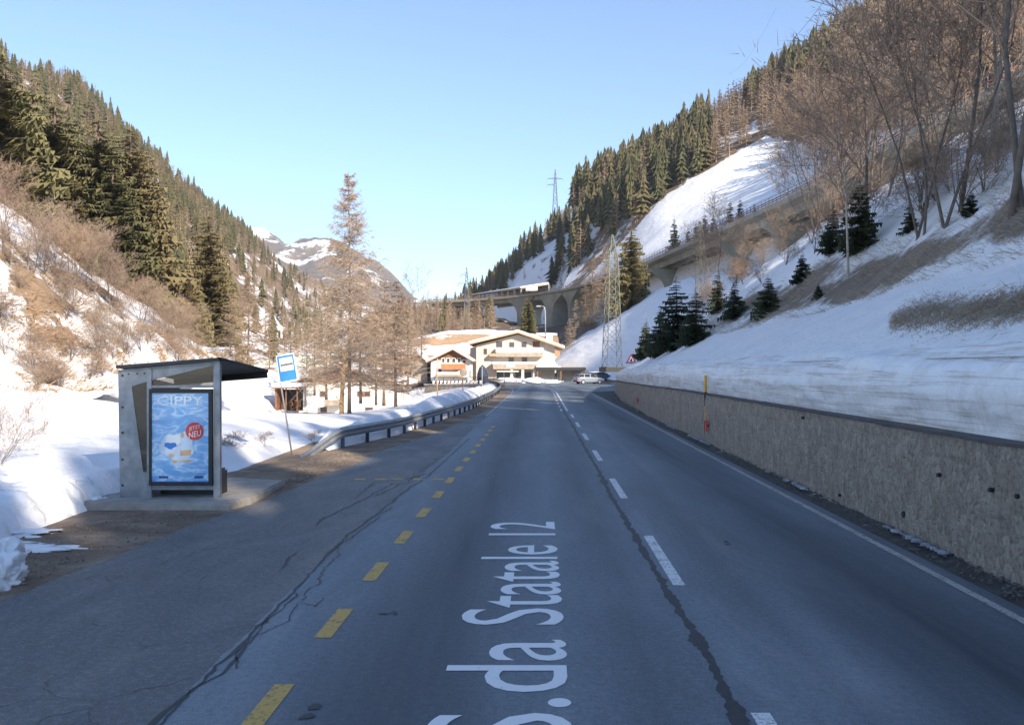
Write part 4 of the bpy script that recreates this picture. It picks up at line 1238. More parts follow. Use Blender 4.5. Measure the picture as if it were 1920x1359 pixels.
SPR = [(mesh_of('spruce_crown', spruce_crown(s, 46, 17, rd, .04, .26, 9, .58, .45, (.10,.30), .62), M['spruce_near']), trunk_mesh('spruce_trunk', M['spruce_bark'], .17, 9.7, s)) for s, rd in ((1,1.45),(2,1.65),(3,1.3))]
SPD = [(mesh_of('spruce_crown', spruce_crown(s, 27, 9, rd, .02, .3, 6, .85, .30, (.14,.42)), M['spruce_dark']), trunk_mesh('spruce_trunk', M['spruce_bark'], .14, 9.6, s)) for s, rd in ((11,2.5),(12,3.0),(13,2.2))]
LAR = [(mesh_of('larch_crown', larch_crown(s, 36, 5, rd), M['larch']), trunk_mesh('larch_trunk', M['larch_bark'], .065, 9.8, s)) for s, rd in ((21,2.0),(22,2.3),(23,1.8))]
HERO = (mesh_of('larch_crown', larch_crown(31, 60, 6, 3.3, .17, 20, .030, .019, 1.0, 1.5), M['larch']), trunk_mesh('larch_trunk', M['larch_bark'], .072, 9.9, 31, 9))
FSP = [mesh_of('far_spruce', far_spruce(s, ly, sp, rd), M['spruce']) for s, ly, sp, rd in ((41,8,7,1.45),(42,10,6,1.1),(43,7,8,1.9),(44,9,7,1.6),(45,11,6,1.3),(46,6,7,1.5))]
FLA = [mesh_of('far_larch', far_larch(s, n), M['larch']) for s, n in ((51,13),(52,10),(53,16),(54,12),(55,14),(56,11))]
def bare_meshes(seed, bark, **k):
    t, c = bare_tree(seed, **k)
    return (mesh_of('bare_crown', c, M['bare_twig']), mesh_of('bare_trunk', t, bark))
BARE = [bare_meshes(61, M['bare_bark'], stems=1, n1=15, thick=.075), bare_meshes(62, M['bare_bark'], stems=1, n1=16, thick=.065, spread=.48),
        bare_meshes(63, M['bare_bark'], stems=2, n1=10, thick=.055), bare_meshes(64, M['bare_bark'], stems=3, n1=8, thick=.05)]
BIRCH = [bare_meshes(71, M['birch_bark'], stems=1, n1=12, thick=.06, spread=.5, low=.35), bare_meshes(72, M['birch_bark'], stems=1, n1=12, thick=.055, spread=.45, low=.3)]
BUSH = [bare_meshes(81, M['bare_bark'], stems=6, n1=5, thick=.05, levels=3, spread=.6, tw=.045, low=.15), bare_meshes(82, M['bare_bark'], stems=7, n1=4, thick=.05, levels=3, spread=.8, tw=.045, low=.1)]

PROTO = {}
def place(kind, name, meshes, loc, h, label, cat, group=None, rz=None, lean=(0,0), wide=1.0, rng=random):
    """first of a kind is built, the rest are copies of the thing and of its parts"""
    key = (name, id(meshes))
    rz = rng.uniform(0, 6.28) if rz is None else rz
    if key not in PROTO:
        o = bpy.data.objects.new(name, None); COL.objects.link(o); o.empty_display_size = .2
        for pn, me in (('crown', meshes[0]), ('trunk', meshes[1])):
            c = bpy.data.objects.new(pn, me); COL.objects.link(c); c.parent = o
        PROTO[key] = o
    else:
        o = PROTO[key].copy(); COL.objects.link(o)
        for ch in PROTO[key].children:
            c = ch.copy(); COL.objects.link(c); c.parent = o
    o.location = loc; o.rotation_euler = (lean[0], lean[1], rz); s = h/10; o.scale = (s*wide, s*wide, s)
    for k in ('group',):
        if k in o: del o[k]
    return tag(o, label, cat, group)

# ------------------------------------------------------------------ trees: places
def hill_px(px, py, y0=13, y1=95):
    best = None
    for Y in np.arange(y0, y1, 0.5):
        x = (px-960)*Y/F; z = hill_z(x, Y); q = HZ - (z-2.5)*F/Y
        if best is None or abs(q-py) < best[0]: best = (abs(q-py), x, Y, z)
        if abs(q-py) < 2: break
    return Vector(best[1:])
def on_loft(L, px, py):
    g = L.g; X = 960 + g[:,:,0]*F/g[:,:,1]; Z = HZ - (g[:,:,2]-2.5)*F/g[:,:,1]
    d = (X-px)**2 + (Z-py)**2; j, i = np.unravel_index(np.argmin(d), d.shape)
    return Vector(g[j,i])
rng = random.Random(77)

# the large larch by the guard rail, its broken neighbour and the brown larches behind
place('l','larch_tree', HERO, P(655,790,50)+Vector((0,0,-.1)), 14.0, 'tallest bare larch with a straight pale trunk behind the guard rail', 'tree', rz=.4)
for px, top, base, Y, lb, v in ((742,520,760,60,'smaller bare larch just right of the tallest larch',0),(705,560,752,66,'low brown larch close behind the right side of the tallest larch',1),
        (590,585,735,84,'brown larch left of the tallest larch over the snowy chalet roof',2),(466,505,708,88,'bare larch with a dark trunk left of the blue bus stop sign',1),
        (432,545,700,96,'brown bare larch between the dark spruce pair and the bus stop sign',0),(505,575,715,98,'slim bare larch directly behind the bus stop sign',2),
        (545,560,700,112,'hazy brown larch in the gap between bus stop sign and tallest larch',0),(790,560,668,150,'brown larch at the right end of the larch group by the chalets',1),
        (620,570,730,92,'brown larch crown behind the left side of the tallest larch',1),(770,590,690,125,'low larch above the left gable of the white chalet',2),(752,545,705,104,'tall brown larch behind the group near the stream',1),(640,600,735,100,'faint larch behind the trunk of the tallest one',1),(676,535,748,64,'fine twigged larch rising right behind the tallest trunk',1),(720,520,752,70,'full crowned larch in the middle of the cluster right of the tallest one',0),(765,560,722,88,'rounded larch at the right rim of the cluster by the stream',1),(612,555,742,78,'wide larch just left behind the tallest trunk',1),(575,615,722,98,'low larch above the dark open shed',0)):
    b = P(px, base, Y); place('l','larch_tree', LAR[v], b, (base-top)*Y/F, lb, 'tree', None, wide=1.7, rng=rng)
rng.uniform(0,1); rng.uniform(0,1)
b = P(772,640,145); place('b','bare_tree', BIRCH[0], b, 135*145/F, 'leafless pale tree rising above the larches against the sky', 'tree', rng=rng)
# broken trunk
b = P(640,790,49); mb = MB()
mb.tube([b+Vector((0,0,-.2)), P(641,745,49), P(644,700,49), P(646,672,49), P(647,650,49)], [.15,.12,.10,.08,.02], 8)
for k in range(5):
    p = P(645+k, 760-20*k, 48.85); mb.bar(p, p+Vector((rng.uniform(-.5,.2), -.1, rng.uniform(.2,.6))), .05)
sn_ = mb.build('broken_trunk', plain('split_wood', (0.42,0.27,0.13), 0.85, 0, 0.4, 3), smooth=True); tag(sn_, 'broken splintered orange trunk leaning beside the tallest larch', 'tree trunk')

# spruces on the left
for px, top, base, Y, lb, v in ((6,95,470,80,'dark spruce cut by the left picture edge',1),(100,178,560,92,'broad spruce, leftmost of the three tall ones above the brown slope',1),
        (72,235,560,96,'shorter spruce tucked behind the broad leftmost tall spruce',2),(183,215,585,94,'middle one of the three tall spruces above the brown slope',0),
        (243,232,615,97,'slender spruce at the right of the three tall ones above the brown slope',2),(212,300,600,92,'low spruce between the middle and the slender tall spruce',0),
        (262,350,610,102,'short spruce at the right foot of the slender tall spruce',1),(140,330,570,90,'low spruce filling the gap right of the broad tall spruce',2),
        (345,485,668,105,'lower spruce of the dark pair behind the shelter roof',1),(390,397,672,112,'taller spruce of the dark pair behind the shelter roof',2),
        (310,505,640,112,'narrow young spruce left of the dark pair',0),(410,490,676,118,'spruce at the right flank of the dark pair',0),(368,520,672,106,'small spruce between the two dark spruces of the pair',2)):
    b = P(px, base, Y); place('s','spruce_tree', SPR[v], b, (base-top)*Y/F, lb, 'tree', None, wide=2.0 if px < 300 else 1.7, rng=rng)
# bare bushes and saplings on the brown slope
GB = 'bare bushes on the brown left slope'
for i in range(130):
    t = rng.random(); s = rng.uniform(.12,.92)
    tt = rng.uniform(.52,.72) if i < 50 else rng.uniform(.12,.6)
    p = left_slope.at(s, tt); px, py = proj(p)
    if not (-40 < px < 380): continue
    big = i < 50
    place('u','bare_bush' if not big else 'bare_tree', BUSH[i % 2] if not big else BARE[i % 4], p, rng.uniform(2.0,4.3) if big else rng.uniform(1.0,2.2),
          'leafless brown sapling among others along the top of the brown left slope' if big else 'low leafless bush on the snow streaked brown left slope', 'tree' if big else 'bush', 'bare saplings along the left slope top' if big else GB, wide=1.4 if big else 1.6, rng=rng)

# the right hillside: bare trees and birches
RT = [(1893,405,15,'b1','dark thick leafless tree at the right edge, nearest on the hillside',-.15),(1917,395,13,'b1','second dark leafless tree, cut by the right picture edge',-.12),
 (1800,398,10,'b0','leafless tree in the clump left of the thick dark tree at the right edge',-.12),(1775,432,10,'b2','forked leafless tree at the head of the brown bank',-.15),(1728,440,9,'b3','many stemmed leafless tree on the brown bank, left of the forked one',-.1),
 (1590,522,8.5,'w0','slim white birch standing lowest on the hillside',-.05),(1622,438,10,'b0','slender grey leafless tree right behind the slim white birch',-.02),
 (1660,372,9,'b2','two stemmed leafless tree under the viaduct girder',-.05),(1560,420,7,'b3','low many stemmed leafless tree at the foot of the viaduct girder',-.05),(1845,330,12,'w1','white birch with a crooked top high at the right',.0),
 (1872,300,13,'w0','tallest white birch near the upper right corner',.02),(1650,325,11,'b0','leafless tree reaching across the viaduct railing',-.1),
 (1705,300,11,'b2','purplish leafless tree in the dense twigs below the viaduct',-.08),
 (1600,362,9,'b1','leafless tree by the snow under the viaduct',-.12),
 (1330,545,6.5,'w1','young birch pair beside the dark spruces over the wall',0),(1312,560,7.5,'w0','pale yellowish young birch behind the largest dark spruce',0),(1350,520,8,'b1','yellow grey leafless tree rising in front of the viaduct',0),
 (1395,500,6,'b3','leafless sapling clump right of the yellow grey tree',0),(1470,470,5,'b3','leafless sapling clump on the open snow under the viaduct',0),(1525,455,5,'b2','two thin saplings on the open snow under the viaduct',0),
 (1880,205,12,'b0','leafless tree behind the tallest birch',-.05),(1780,215,11,'b2','leafless forked tree beside the upper viaduct railing',-.05),(1680,265,11,'b1','leafless tree crown covering the viaduct railing',-.1)]
meshes = {'b0':BARE[0],'b1':BARE[1],'b2':BARE[2],'b3':BARE[3],'w0':BIRCH[0],'w1':BIRCH[1]}
for px, py, h, m, lb, ln in RT:
    if px in (1880,1780,1680): rng.uniform(0,1); continue
    p = hill_px(px, py); h *= .82; place('b','birch_tree' if m[0] == 'w' else 'bare_tree', meshes[m], p, h, lb, 'tree', None, lean=(0, ln), wide=1.15, rng=rng)
GH = 'leafless trees crowding the upper right hillside'
for i in range(15):
    v = rng.uniform(44,88); d = rng.uniform(13,23); x, z = hill(d, v); p = Vector((x, v, z))
    place('b','bare_tree', BARE[i % 4], p, rng.uniform(8,12), 'leafless tree in the dense crowd of twigs on the upper right hillside', 'tree', GH, lean=(0, rng.uniform(-.15,.05)), wide=1.15, rng=rng)
GX = 'low leafless bushes on the right hillside'
for i in range(48):
    px = rng.uniform(1290,1900); lim = 600 - (px-1290)*.40; p = hill_px(px, lim - rng.uniform(0,110), 14, 92)
    place('u','bare_bush', BUSH[i % 2], p, rng.uniform(.9,2.3), 'low leafless bush on the snowy right hillside', 'bush', GX, wide=1.6, rng=rng)
# trees outside the frame on the same hillside shade the road
GO = 'leafless trees on the hillside crest'
for i in range(110):
    v = rng.uniform(-62, 28); d = rng.uniform(15,24); x, z = hill(d, v)
    if 960 + x*F/max(v, .1) < 2000 and v > 0: continue
    place('b', 'spruce_tree' if i % 3 else 'bare_tree', SPR[i % 3] if i % 3 else BARE[i % 4], Vector((x, v, z)), rng.uniform(4,7) if v < 16 else rng.uniform(6,9), 'tree on the hillside crest beside the road, beyond the right picture edge', 'tree', GO, rng=rng)
# dark spruces above the wall
for px, top, base, Y, lb, v in ((1268,522,652,82,'largest dark spruce above the far end of the wall',0),(1212,598,668,86,'small dark spruce at the left foot of the largest one',1),(1238,575,664,90,'dark spruce between the small left one and the largest one',2),
        (1305,540,640,84,'dark spruce leaning on the right side of the largest one',2),(1440,515,592,62,'bushy dark young spruce alone on the snow',1),(1378,530,598,68,'dark young spruce left of the bushy lone one',1),(1345,510,585,78,'slim dark spruce behind the young ones',2),
        (1535,530,560,46,'tiny dark spruce at the foot of the slim white birch',1),(1505,475,530,58,'ragged dark sapling spruce on the snow below the viaduct',1),
        (1562,385,478,60,'dark spruce below the viaduct, left of the white birch top',0),(1612,335,470,58,'taller dark spruce below the viaduct, behind the white birch',0),(1705,380,440,52,'small dark spruce among the leafless trunks',2),(1820,350,400,44,'low dark spruce between leafless trunks near the right edge',1)):
    p = hill_px(px, base, 20, 95); place('s','young_spruce', SPD[v], p, (base-top)*p.y/F*1.05, lb, 'tree', None, wide=1.0 if px < 1220 else 1.45 if px < 1340 else 1.2, rng=rng)
# around the lattice pylon and under the viaduct
for px, top, base, Y, lb, m in ((1183,418,600,205,'tall green spruce standing right of the lattice pylon',SPR[1]),(1135,452,615,225,'bare larch directly behind the lattice pylon',LAR[0]),(1112,480,622,232,'bare larch left of the lattice pylon',LAR[1]),
        (1098,520,628,238,'brown larch right of the narrow viaduct pier',LAR[2]),(1158,470,605,215,'bare larch between lattice pylon and tall green spruce',LAR[0]),(1080,560,650,215,'low brown larch at the edge of the shaded snow slope',LAR[2]),
        (1200,490,580,212,'low spruce right of the tall green one',SPR[0]),(990,553,628,214,'green spruce in front of the viaduct, above the hotel roof',SPR[1]),(1068,595,662,205,'small brown tree above the right end of the hotel roof',LAR[1])):
    b = P(px, base, Y); place('s','spruce_tree' if m in SPR else 'larch_tree', m, b, (base-top)*Y/F, lb, 'tree', None, wide=1.3, rng=rng)
for px, top, base, lb in ((1265,405,472,'darkest young spruce by the viaduct railing, leftmost of the row'),(1288,425,470,'small spruce second in the row by the viaduct railing'),(1322,395,458,'spruce in the middle of the row by the viaduct railing'),
        (1345,400,450,'spruce right of the middle one by the viaduct railing'),(1366,368,440,'tallest slim spruce of the row by the viaduct railing'),(1394,372,425,'slim spruce near the right end of the row by the railing'),(1413,375,415,'last spruce at the right end of the row by the railing'),(1302,408,465,'short spruce left of the middle of the row by the railing')):
    p = on_loft(right_mountain, px, base); place('s','young_spruce', SPD[2], p, (base-top)*p.y/F, lb, 'tree', None, wide=.85, rng=rng)

# ------------------------------------------------------------------ forests
cand = {'s': [], 'l': []}
def scatter(L, n, fn, region, seed):
    r = random.Random(seed)
    for i in range(n):
        p = L.rand(r); px, py = proj(p)
        if not (-700 < px < 2500 and py > -500): continue
        q = fn(px, py, r)
        if q is None: continue
        kind, h = q; cand[kind].append((h/p.y, p.copy(), h, region, r.random()))
def f_left(px, py, r):
    sky = interp(px, [0,150,250,350,450,530,640,760],[130,185,275,365,440,505,562,597])
    d = (py - sky)
    if px > 640: return None
    if py > 480 and px > 400:
        if r.random() < .55: return None
        return ('l', r.uniform(7,12)) if r.random() < .75 else ('s', r.uniform(8,13))
    if py > 560: return ('l', r.uniform(6,11)) if r.random() < .6 else None
    return ('s', r.uniform(7,16)) if r.random() < (.58 if d < 120 else .45) else ('l', r.uniform(7,15))
scatter(left_mountain, 4300, f_left, 'on the left mountainside', 5)
def f_right(px, py, r):
    edge = interp(px, [1080,1180,1250,1330,1390,1440,1560,1620], [500,425,362,310,280,256,262,252])
    if py > edge + 4:
        return None
    d = edge - py
    if px > 1330 and d < 70: return ('l', r.uniform(12,17)) if r.random() < .5 else None
    return ('s', r.uniform(9,20)) if r.random() < (.70 if px < 1450 else .45) else ('l', r.uniform(10,18))
scatter(right_mountain, 7000, f_right, 'on the right mountainside above the white meadow', 6)
def f_back(px, py, r):
    if px < 905: return ('s', r.uniform(9,14))
    top = interp(px, [900,950,1000,1060,1120,1200],[560,520,460,425,405,385])
    if py - top < 26 or px > 1030: return ('s', r.uniform(10,16)) if r.random() < .6 else ('l', r.uniform(10,14))
    if py > 530: return None
    return ('l', r.uniform(6,10)) if r.random() < .22 else None
scatter(back_ridge, 420, f_back, 'on the ridge behind the viaduct', 7)
def f_gully(px, py, r):
    if px > 925 and py < 640: return None
    if px > 925: return ('l', r.uniform(3,6)) if r.random() < .5 else None
    return ('l', r.uniform(7,12)) if r.random() < .9 else ('s', r.uniform(7,12))
scatter(gully, 420, f_gully, 'in the dark gully behind the hotel', 8)
NAMES = {'s': ('spruce_tree', FSP, 'dark green spruce in the forest {}', 'distant_spruce_forest', 'distant dark spruce forest covering the mountainsides'),
         'l': ('larch_tree', FLA, 'brown leafless larch in the forest {}', 'distant_larch_forest', 'distant brown larch forest covering the mountainsides')}
for kind, lst in cand.items():
    name, meshes_, lb, sname, slb = NAMES[kind]
    lst.sort(key=lambda q: -q[0]); NIND = 215 if kind == 's' else 225
    vis = [q for q in lst if -20 < proj(q[1])[0] < 1940 and proj(q[1])[1] > 0]; ind = vis[:NIND]; ids = {id(q) for q in ind}; rest = [q for q in lst if id(q) not in ids]
    for i, (a, p, h, region, t) in enumerate(ind):
        o = bpy.data.objects.new(name, meshes_[(i*7 + i//6) % 6]); COL.objects.link(o)
        w = (1.15+.6*((i*37) % 10)/10); o.location = p; o.rotation_euler = (.05*math.sin(i*1.7),.05*math.cos(i*2.3),t*6.28); o.scale = (h/10*w, h/10*w, h/10)
        tag(o, lb.format(region), 'tree', ('spruces ' if kind == 's' else 'larches ') + region)
    Vs, Ts, tone, n0 = [], [], [], 0
    src = []
    for me in meshes_:
        co = np.zeros(len(me.vertices)*3, dtype=np.float32); me.vertices.foreach_get('co', co)
        tr = np.zeros(len(me.polygons)*3, dtype=np.int32); me.polygons.foreach_get('vertices', tr)
        src.append((co.reshape(-1,3), tr.reshape(-1,3)))
    for i, (a, p, h, region, t) in enumerate(rest):
        co, tr = src[(i*7 + i//6) % 6]; an = t*6.283; ca, sa = math.cos(an), math.sin(an); w = h/10*(1.15+.6*((i*37) % 10)/10)
        q = np.stack([(co[:,0]*ca-co[:,1]*sa)*w+p.x, (co[:,0]*sa+co[:,1]*ca)*w+p.y, co[:,2]*h/10+p.z], 1)
        Vs.append(q); Ts.append(tr+n0); n0 += len(q); tone.append(np.full(len(q), t, dtype=np.float32))
    if Vs:
        me = tri_mesh(sname, np.concatenate(Vs), np.concatenate(Ts), meshes_[0].materials[0])
        at = me.attributes.new('tone', 'FLOAT', 'POINT'); at.data.foreach_set('value', np.concatenate(tone))
        o = bpy.data.objects.new(sname, me); COL.objects.link(o); tag(o, slb, 'forest', kind='stuff')
print('forest', {k: len(v) for k, v in cand.items()})

# shrubs near the shelter
b = P(-25,905,17.5); tr, cr = bare_tree(91, stems=7, n1=5, thick=.035, levels=3, spread=.5, tw=.03, low=.15, lean=.55)
o = place('u','bare_bush', (mesh_of('bare_crown', cr, M['bare_twig']), mesh_of('bare_trunk', tr, M['bare_bark'])), b, 1.75, 'leafless shrub fanning its twigs over the snow at the left picture edge', 'bush', rz=0)
for px, py, Y, h, lb in ((430,862,25,.75,'small leafless shrub in the snow right of the shelter'),(497,838,27,.45,'tiny leafless twigs left of the bus stop pole'),(590,835,30,.5,'grey twigs in the snow between bus stop pole and rail end')):
    place('u','bare_bush', BUSH[0], P(px,py,Y), h, lb, 'bush', wide=2.2, rng=rng)
# dry grass hanging out of the bank above the wall, and on the brown bank
tb = TB(); r = random.Random(9)
for i in range(9000):
    px = r.uniform(1672,1990); mid = interp(px, [1672,1740,1820,1920,1990],[606,590,588,572,560]); py = mid + r.gauss(0,1)*interp(px,[1672,1720,1850,1990],[6,15,14,13])
    p = hill_px(px, py, 10, 22); y_ = p.y + r.uniform(-.3,.3); x_ = p.x*y_/p.y + r.uniform(-.06,.06); p = Vector((x_, y_, hill_z(x_, y_))); l = r.uniform(.10,.30); a = r.uniform(0,6.28)
    e = p + Vector((math.cos(a)*l*.6, math.sin(a)*l*.6-.06, l*r.uniform(-.7,.8)))
    tb.twig(p + Vector((0,0,.04)), e, .012, r)
o = bpy.data.objects.new('dry_grass', mesh_of('dry_grass', tb, M['grass_grey'])); COL.objects.link(o); tag(o, 'patch of dry grey grass hanging out of the snow above the wall', 'grass', kind='stuff')
tb = TB()
for i in range(16000):
    v = r.uniform(15,75)**1; 
    lo = interp(v, [0,16,30,50,90],[4.6,3.9,2.8,2.4,2.8]); hi = interp(v, [0,16,30,50,90],[7.6,6.6,6.2,5.8,5.6]); d = lerp(lo, hi, r.random())
    if fbm(d*.6, v*.35, 4) < -.08: continue
    x, z = hill(d, v); p = Vector((x, v, z-.02)); l = r.uniform(.12,.42); a = r.uniform(2.0,4.8)
    tb.twig(p, p + Vector((math.cos(a)*l, math.sin(a)*l*.6, l*r.uniform(-.3,.7))), .018, r)
o = bpy.data.objects.new('bank_grass', mesh_of('bank_grass', tb, M['grass_grey'])); COL.objects.link(o); tag(o, 'flattened grey brown grass covering the steep bank below the trees', 'grass', kind='stuff')
tb = TB()
for i in range(9000):
    p = left_slope.at(r.uniform(.15,.95), r.uniform(.08,.68)); 
    if fbm(p.x*.25, p.y*.25, 2) < 0.0: continue
    l = r.uniform(.25,.8); a = r.uniform(-1.2,1.2)
    tb.twig(p, p + Vector((math.cos(a)*l, math.sin(a)*l, l*r.uniform(-.2,.8))), .06, r)
o = bpy.data.objects.new('slope_grass', mesh_of('slope_grass', tb, M['grass_dry'])); COL.objects.link(o); tag(o, 'dry orange brown grass between the snow streaks of the left slope', 'grass', kind='stuff')

# ------------------------------------------------------------------ motorway viaduct
vp = [Vector(p) for p in ((52,40,30.5),(50.5,62,30),(47.2,84,30),(46.2,108,30),(46,130,30),(43.5,160,30.2),(40,195,30.4),(34.7,236,30),(27.5,280,30),(18.6,316,30),(3,345,30),(-15,365,30),(-36,382,30))]
def vat(s): return curve_at(vp, s)
vr = empty('viaduct', (30, 240, 0), 'long concrete motorway viaduct curving across the snowy slope on the right', 'viaduct')
VLc = -Vector(vr.location)
def vpart(mb, name, mat, smooth=False):
    o = mb.build(name, mat, vr, smooth=smooth); o.location = VLc; return o
N = 110; frames = []
for i in range(N+1):
    s = i/N; p = vat(s); d = (vat(min(1,s+.004))-vat(max(0,s-.004))); d.z = 0; d.normalize()
    frames.append((p, d, Vector((d.y, -d.x, 0))))        # outward (away from the valley) side
def sweep(mb, prof, closed=True, i0=0, i1=N):
    prev = None
    for i in range(i0, i1+1):
        p, d, n = frames[i]
        row = [p + n*a + Vector((0,0,b)) for a, b in prof]
        if prev:
            m = len(prof)
            for k in range(m if closed else m-1): mb.face([prev[k], prev[(k+1)%m], row[(k+1)%m], row[k]])
        prev = row
mb = MB(); sweep(mb, [(0,0),(0,-0.9),(1.6,-1.15),(10,-1.15),(11.6,-0.9),(11.6,0),(11.3,0),(11.3,-.3),(.3,-.3),(.3,0)]); vpart(mb, 'deck', M['concrete_far'])
for a in (1.9, 4.6, 7.2, 9.6):
    mb = MB(); sweep(mb, [(a,-1.1),(a,-2.5),(a+.6,-2.5),(a+.6,-1.1)]); vpart(mb, 'girder', M['concrete_far'])
for a in (0.12,):
    for zz, hh in ((0.75,.16),(0.40,.16)):
        mb = MB(); sweep(mb, [(a,zz),(a,zz-hh),(a+.06,zz-hh),(a+.06,zz)]); vpart(mb, 'guard_rail', M['rust'])
    mb = MB(); sweep(mb, [(a,1.25),(a,1.19),(a+.05,1.19),(a+.05,1.25)]); vpart(mb, 'hand_rail', M['pylon_blue'])
mb = MB()
for i in range(0, N, 1):
    p, d, n = frames[i]; q = frames[i+1][0]
    for t in (0, .5):
        c = p.lerp(q, t) + n*.15; mb.box((c.x-.05,c.y-.05,c.z),(c.x+.05,c.y+.05,c.z+1.2))
o = vpart(mb, 'railing_post', M['pylon_blue']); o['kind'] = 'stuff'
mb = MB(); sweep(mb, [(11.35,0),(11.35,.8),(11.45,.8),(11.45,0)]); vpart(mb, 'guard_rail', M['rust'])
def pier(px, zbot, w=4.2, t=1.6, haunch=4.0, px_w=None):
    best = min(range(N+1), key=lambda i: abs(proj(frames[i][0])[0]-px))
    p, d, n = frames[best]; c = p + n*5.8; mb = MB()
    z1 = p.z-2.5
    prof = []                                            # hammerhead across the deck
    for k in range(9):
        q = k/8; prof.append((w/2 + (haunch)*(q**2.6), z1-5.5+4.6*q))
    poly = [(-w/2, zbot), (w/2, zbot)] + prof + [(w/2+haunch, z1)] + [(-w/2-haunch, z1)] + [(-a, b) for a, b in reversed(prof)]
    mb.prism([c + n*a - d*(t/2) + Vector((0,0,b-c.z)) for a, b in poly], d*t)
    return vpart(mb, 'pier', M['concrete_far'])
pier(1226, 12); pier(1440, 14); pier(1640, 15); pier(1345, 14)
# the portal frame near the gallery: two legs with curved haunches running along the deck
def frame_pier(pxs, z0):
    for px, w in pxs:
        best = min(range(N+1), key=lambda i: abs(proj(frames[i][0])[0]-px)); p, d, n = frames[best]; z1 = p.z-1.1; mb = MB()
        prof = []
        for k in range(10):
            q = k/9; prof.append((w/2 + 6.5*q**3, z1-8+7.2*q))
        poly = [(-w/2,z0),(w/2,z0)] + prof + [(w/2+6.5,z1),(-w/2-6.5,z1)] + [(-a,b) for a,b in reversed(prof)]
        mb.prism([p + d*a + n*.6 + Vector((0,0,b-p.z)) for a, b in poly], n*9.5); vpart(mb, 'pier', M['concrete_far'])
frame_pier(((1066,1.8),(1030,4.5),(975,3.0)), 9)

# avalanche gallery at the end of the viaduct
ga = empty('avalanche_gallery', P(950,560,385), 'concrete avalanche gallery with a snowy roof at the far end of the viaduct', 'gallery')
mb = MB(); g0 = P(978,541,352)+Vector((0,6,0)); g1 = P(885,562,395)
d = (g1-g0); d.z = 0; L = d.length; d.normalize(); n = Vector((-d.y, d.x, 0)); n = n if n.y > 0 else -n
def gp(a, b, z): return g0 + d*a + n*b + Vector((0,0,z-g0.z))
zb_ = 29.6
mb.prism([gp(0,0,zb_+3.7), gp(0,13,zb_+6.0), gp(0,13,zb_+6.6), gp(0,-.6,zb_+4.2)], d*L); r_ = mb.build('roof_slab', M['concrete_far'], ga); r_.location = -Vector(ga.location)
mb = MB(); mb.prism([gp(.4,-.3,zb_+4.28), gp(.4,12.8,zb_+6.6), gp(.4,12.8,zb_+7.0), gp(.4,-.3,zb_+4.6)], d*(L-.8)); q = mb.build('roof_snow', M['snow_roof'], ga); q.location = -Vector(ga.location)
mb = MB(); mb.prism([gp(0,12.6,zb_-1), gp(0,13,zb_-1), gp(0,13,zb_+5.95), gp(0,12.6,zb_+5.9)], d*L); q = mb.build('back_wall', M['concrete_far'], ga); q.location = -Vector(ga.location)
for k in range(9):
    mb = MB(); a = .6 + k*(L-1.4)/8; mb.prism([gp(a,0,zb_-1), gp(a+.7,0,zb_-1), gp(a+.7,0,zb_+3.75), gp(a,0,zb_+3.75)], n*.6); q = mb.build('column', M['concrete_far'], ga); q.location = -Vector(ga.location)
mb = MB(); mb.prism([gp(0,-.5,zb_-1), gp(0,0.4,zb_-1), gp(0,.4,zb_+.9), gp(0,-.5,zb_+.9)], d*L); q = mb.build('parapet', M['rust'], ga); q.location = -Vector(ga.location)
mb = MB(); mb.box(tuple(P(986,545,352)), tuple(P(1008,537,352)+Vector((0,6,0)))); q = mb.build('portal_building', M['plaster'], ga); q.location = -Vector(ga.location)

# ------------------------------------------------------------------ lattice pylons
def pylon(base, H, w0, w1, name, label, mats, arms, panels=12, plate=None, bw=.09, ang=.25):
    root = empty(name, base, label, 'pylon', rz=ang)
    def leg(i, t):
        w = lerp(w0, w1, min(1, t/.82)**.9)/2 if t < .82 else lerp(w1, .12, (t-.82)/.18)/2
        sx, sy = ((-1,-1),(1,-1),(1,1),(-1,1))[i]; return Vector((sx*w, sy*w, H*t))
    ts = [0]
    for k in range(panels): ts.append(ts[-1] + (1.35 - .7*k/panels))
    ts = [t/ts[-1] for t in ts]
    cut = .42
    for sec, (a0, a1), mat in (('lower_frame', (0, cut), mats[0]), ('upper_frame', (cut, 1.01), mats[1])):
        mb = MB()
        for k in range(panels):
            if not (a0 <= (ts[k]+ts[k+1])/2 < a1): continue
            for i in range(4):
                j = (i+1) % 4
                mb.bar(leg(i,ts[k]), leg(i,ts[k+1]), bw*1.5)
                mb.bar(leg(i,ts[k]), leg(j,ts[k+1]), bw*.75); mb.bar(leg(j,ts[k]), leg(i,ts[k+1]), bw*.75)
                if k % 2 == 0: mb.bar(leg(i,ts[k]), leg(j,ts[k]), bw*.8)
        mb.build(sec, mat, root)
    for z, l, side in arms:
        mb = MB(); w = w1/2
        for s in ((-1,1) if side == 0 else (side,)):
            for yy in (-w, w): mb.bar((0, yy, z), (s*l, 0, z+.15), bw*.9)
            mb.bar((0,0,z+.9), (s*l,0,z+.15), bw*.9)
            for q in range(1,4): mb.bar((s*l*q/4,0,z+.05), (s*l*(q+.5)/4,0,z+.5*(1-q/4)), bw*.6)
        a = mb.build('cross_arm', mats[1], root)
        for s in ((-1,1) if side == 0 else (side,)):
            mb = MB(); mb.tube([(s*l,0,z+.1),(s*l,0,z-.35),(s*l,0,z-.9)], [.05,.10,.06], 6); mb.build('insulator', M['pylon_blue'], a)
    if plate:
        mb = MB(); mb.box((-plate,-plate,-.65),(plate,plate,-.02)); mb.build('footing', M['black'], root)
    return root
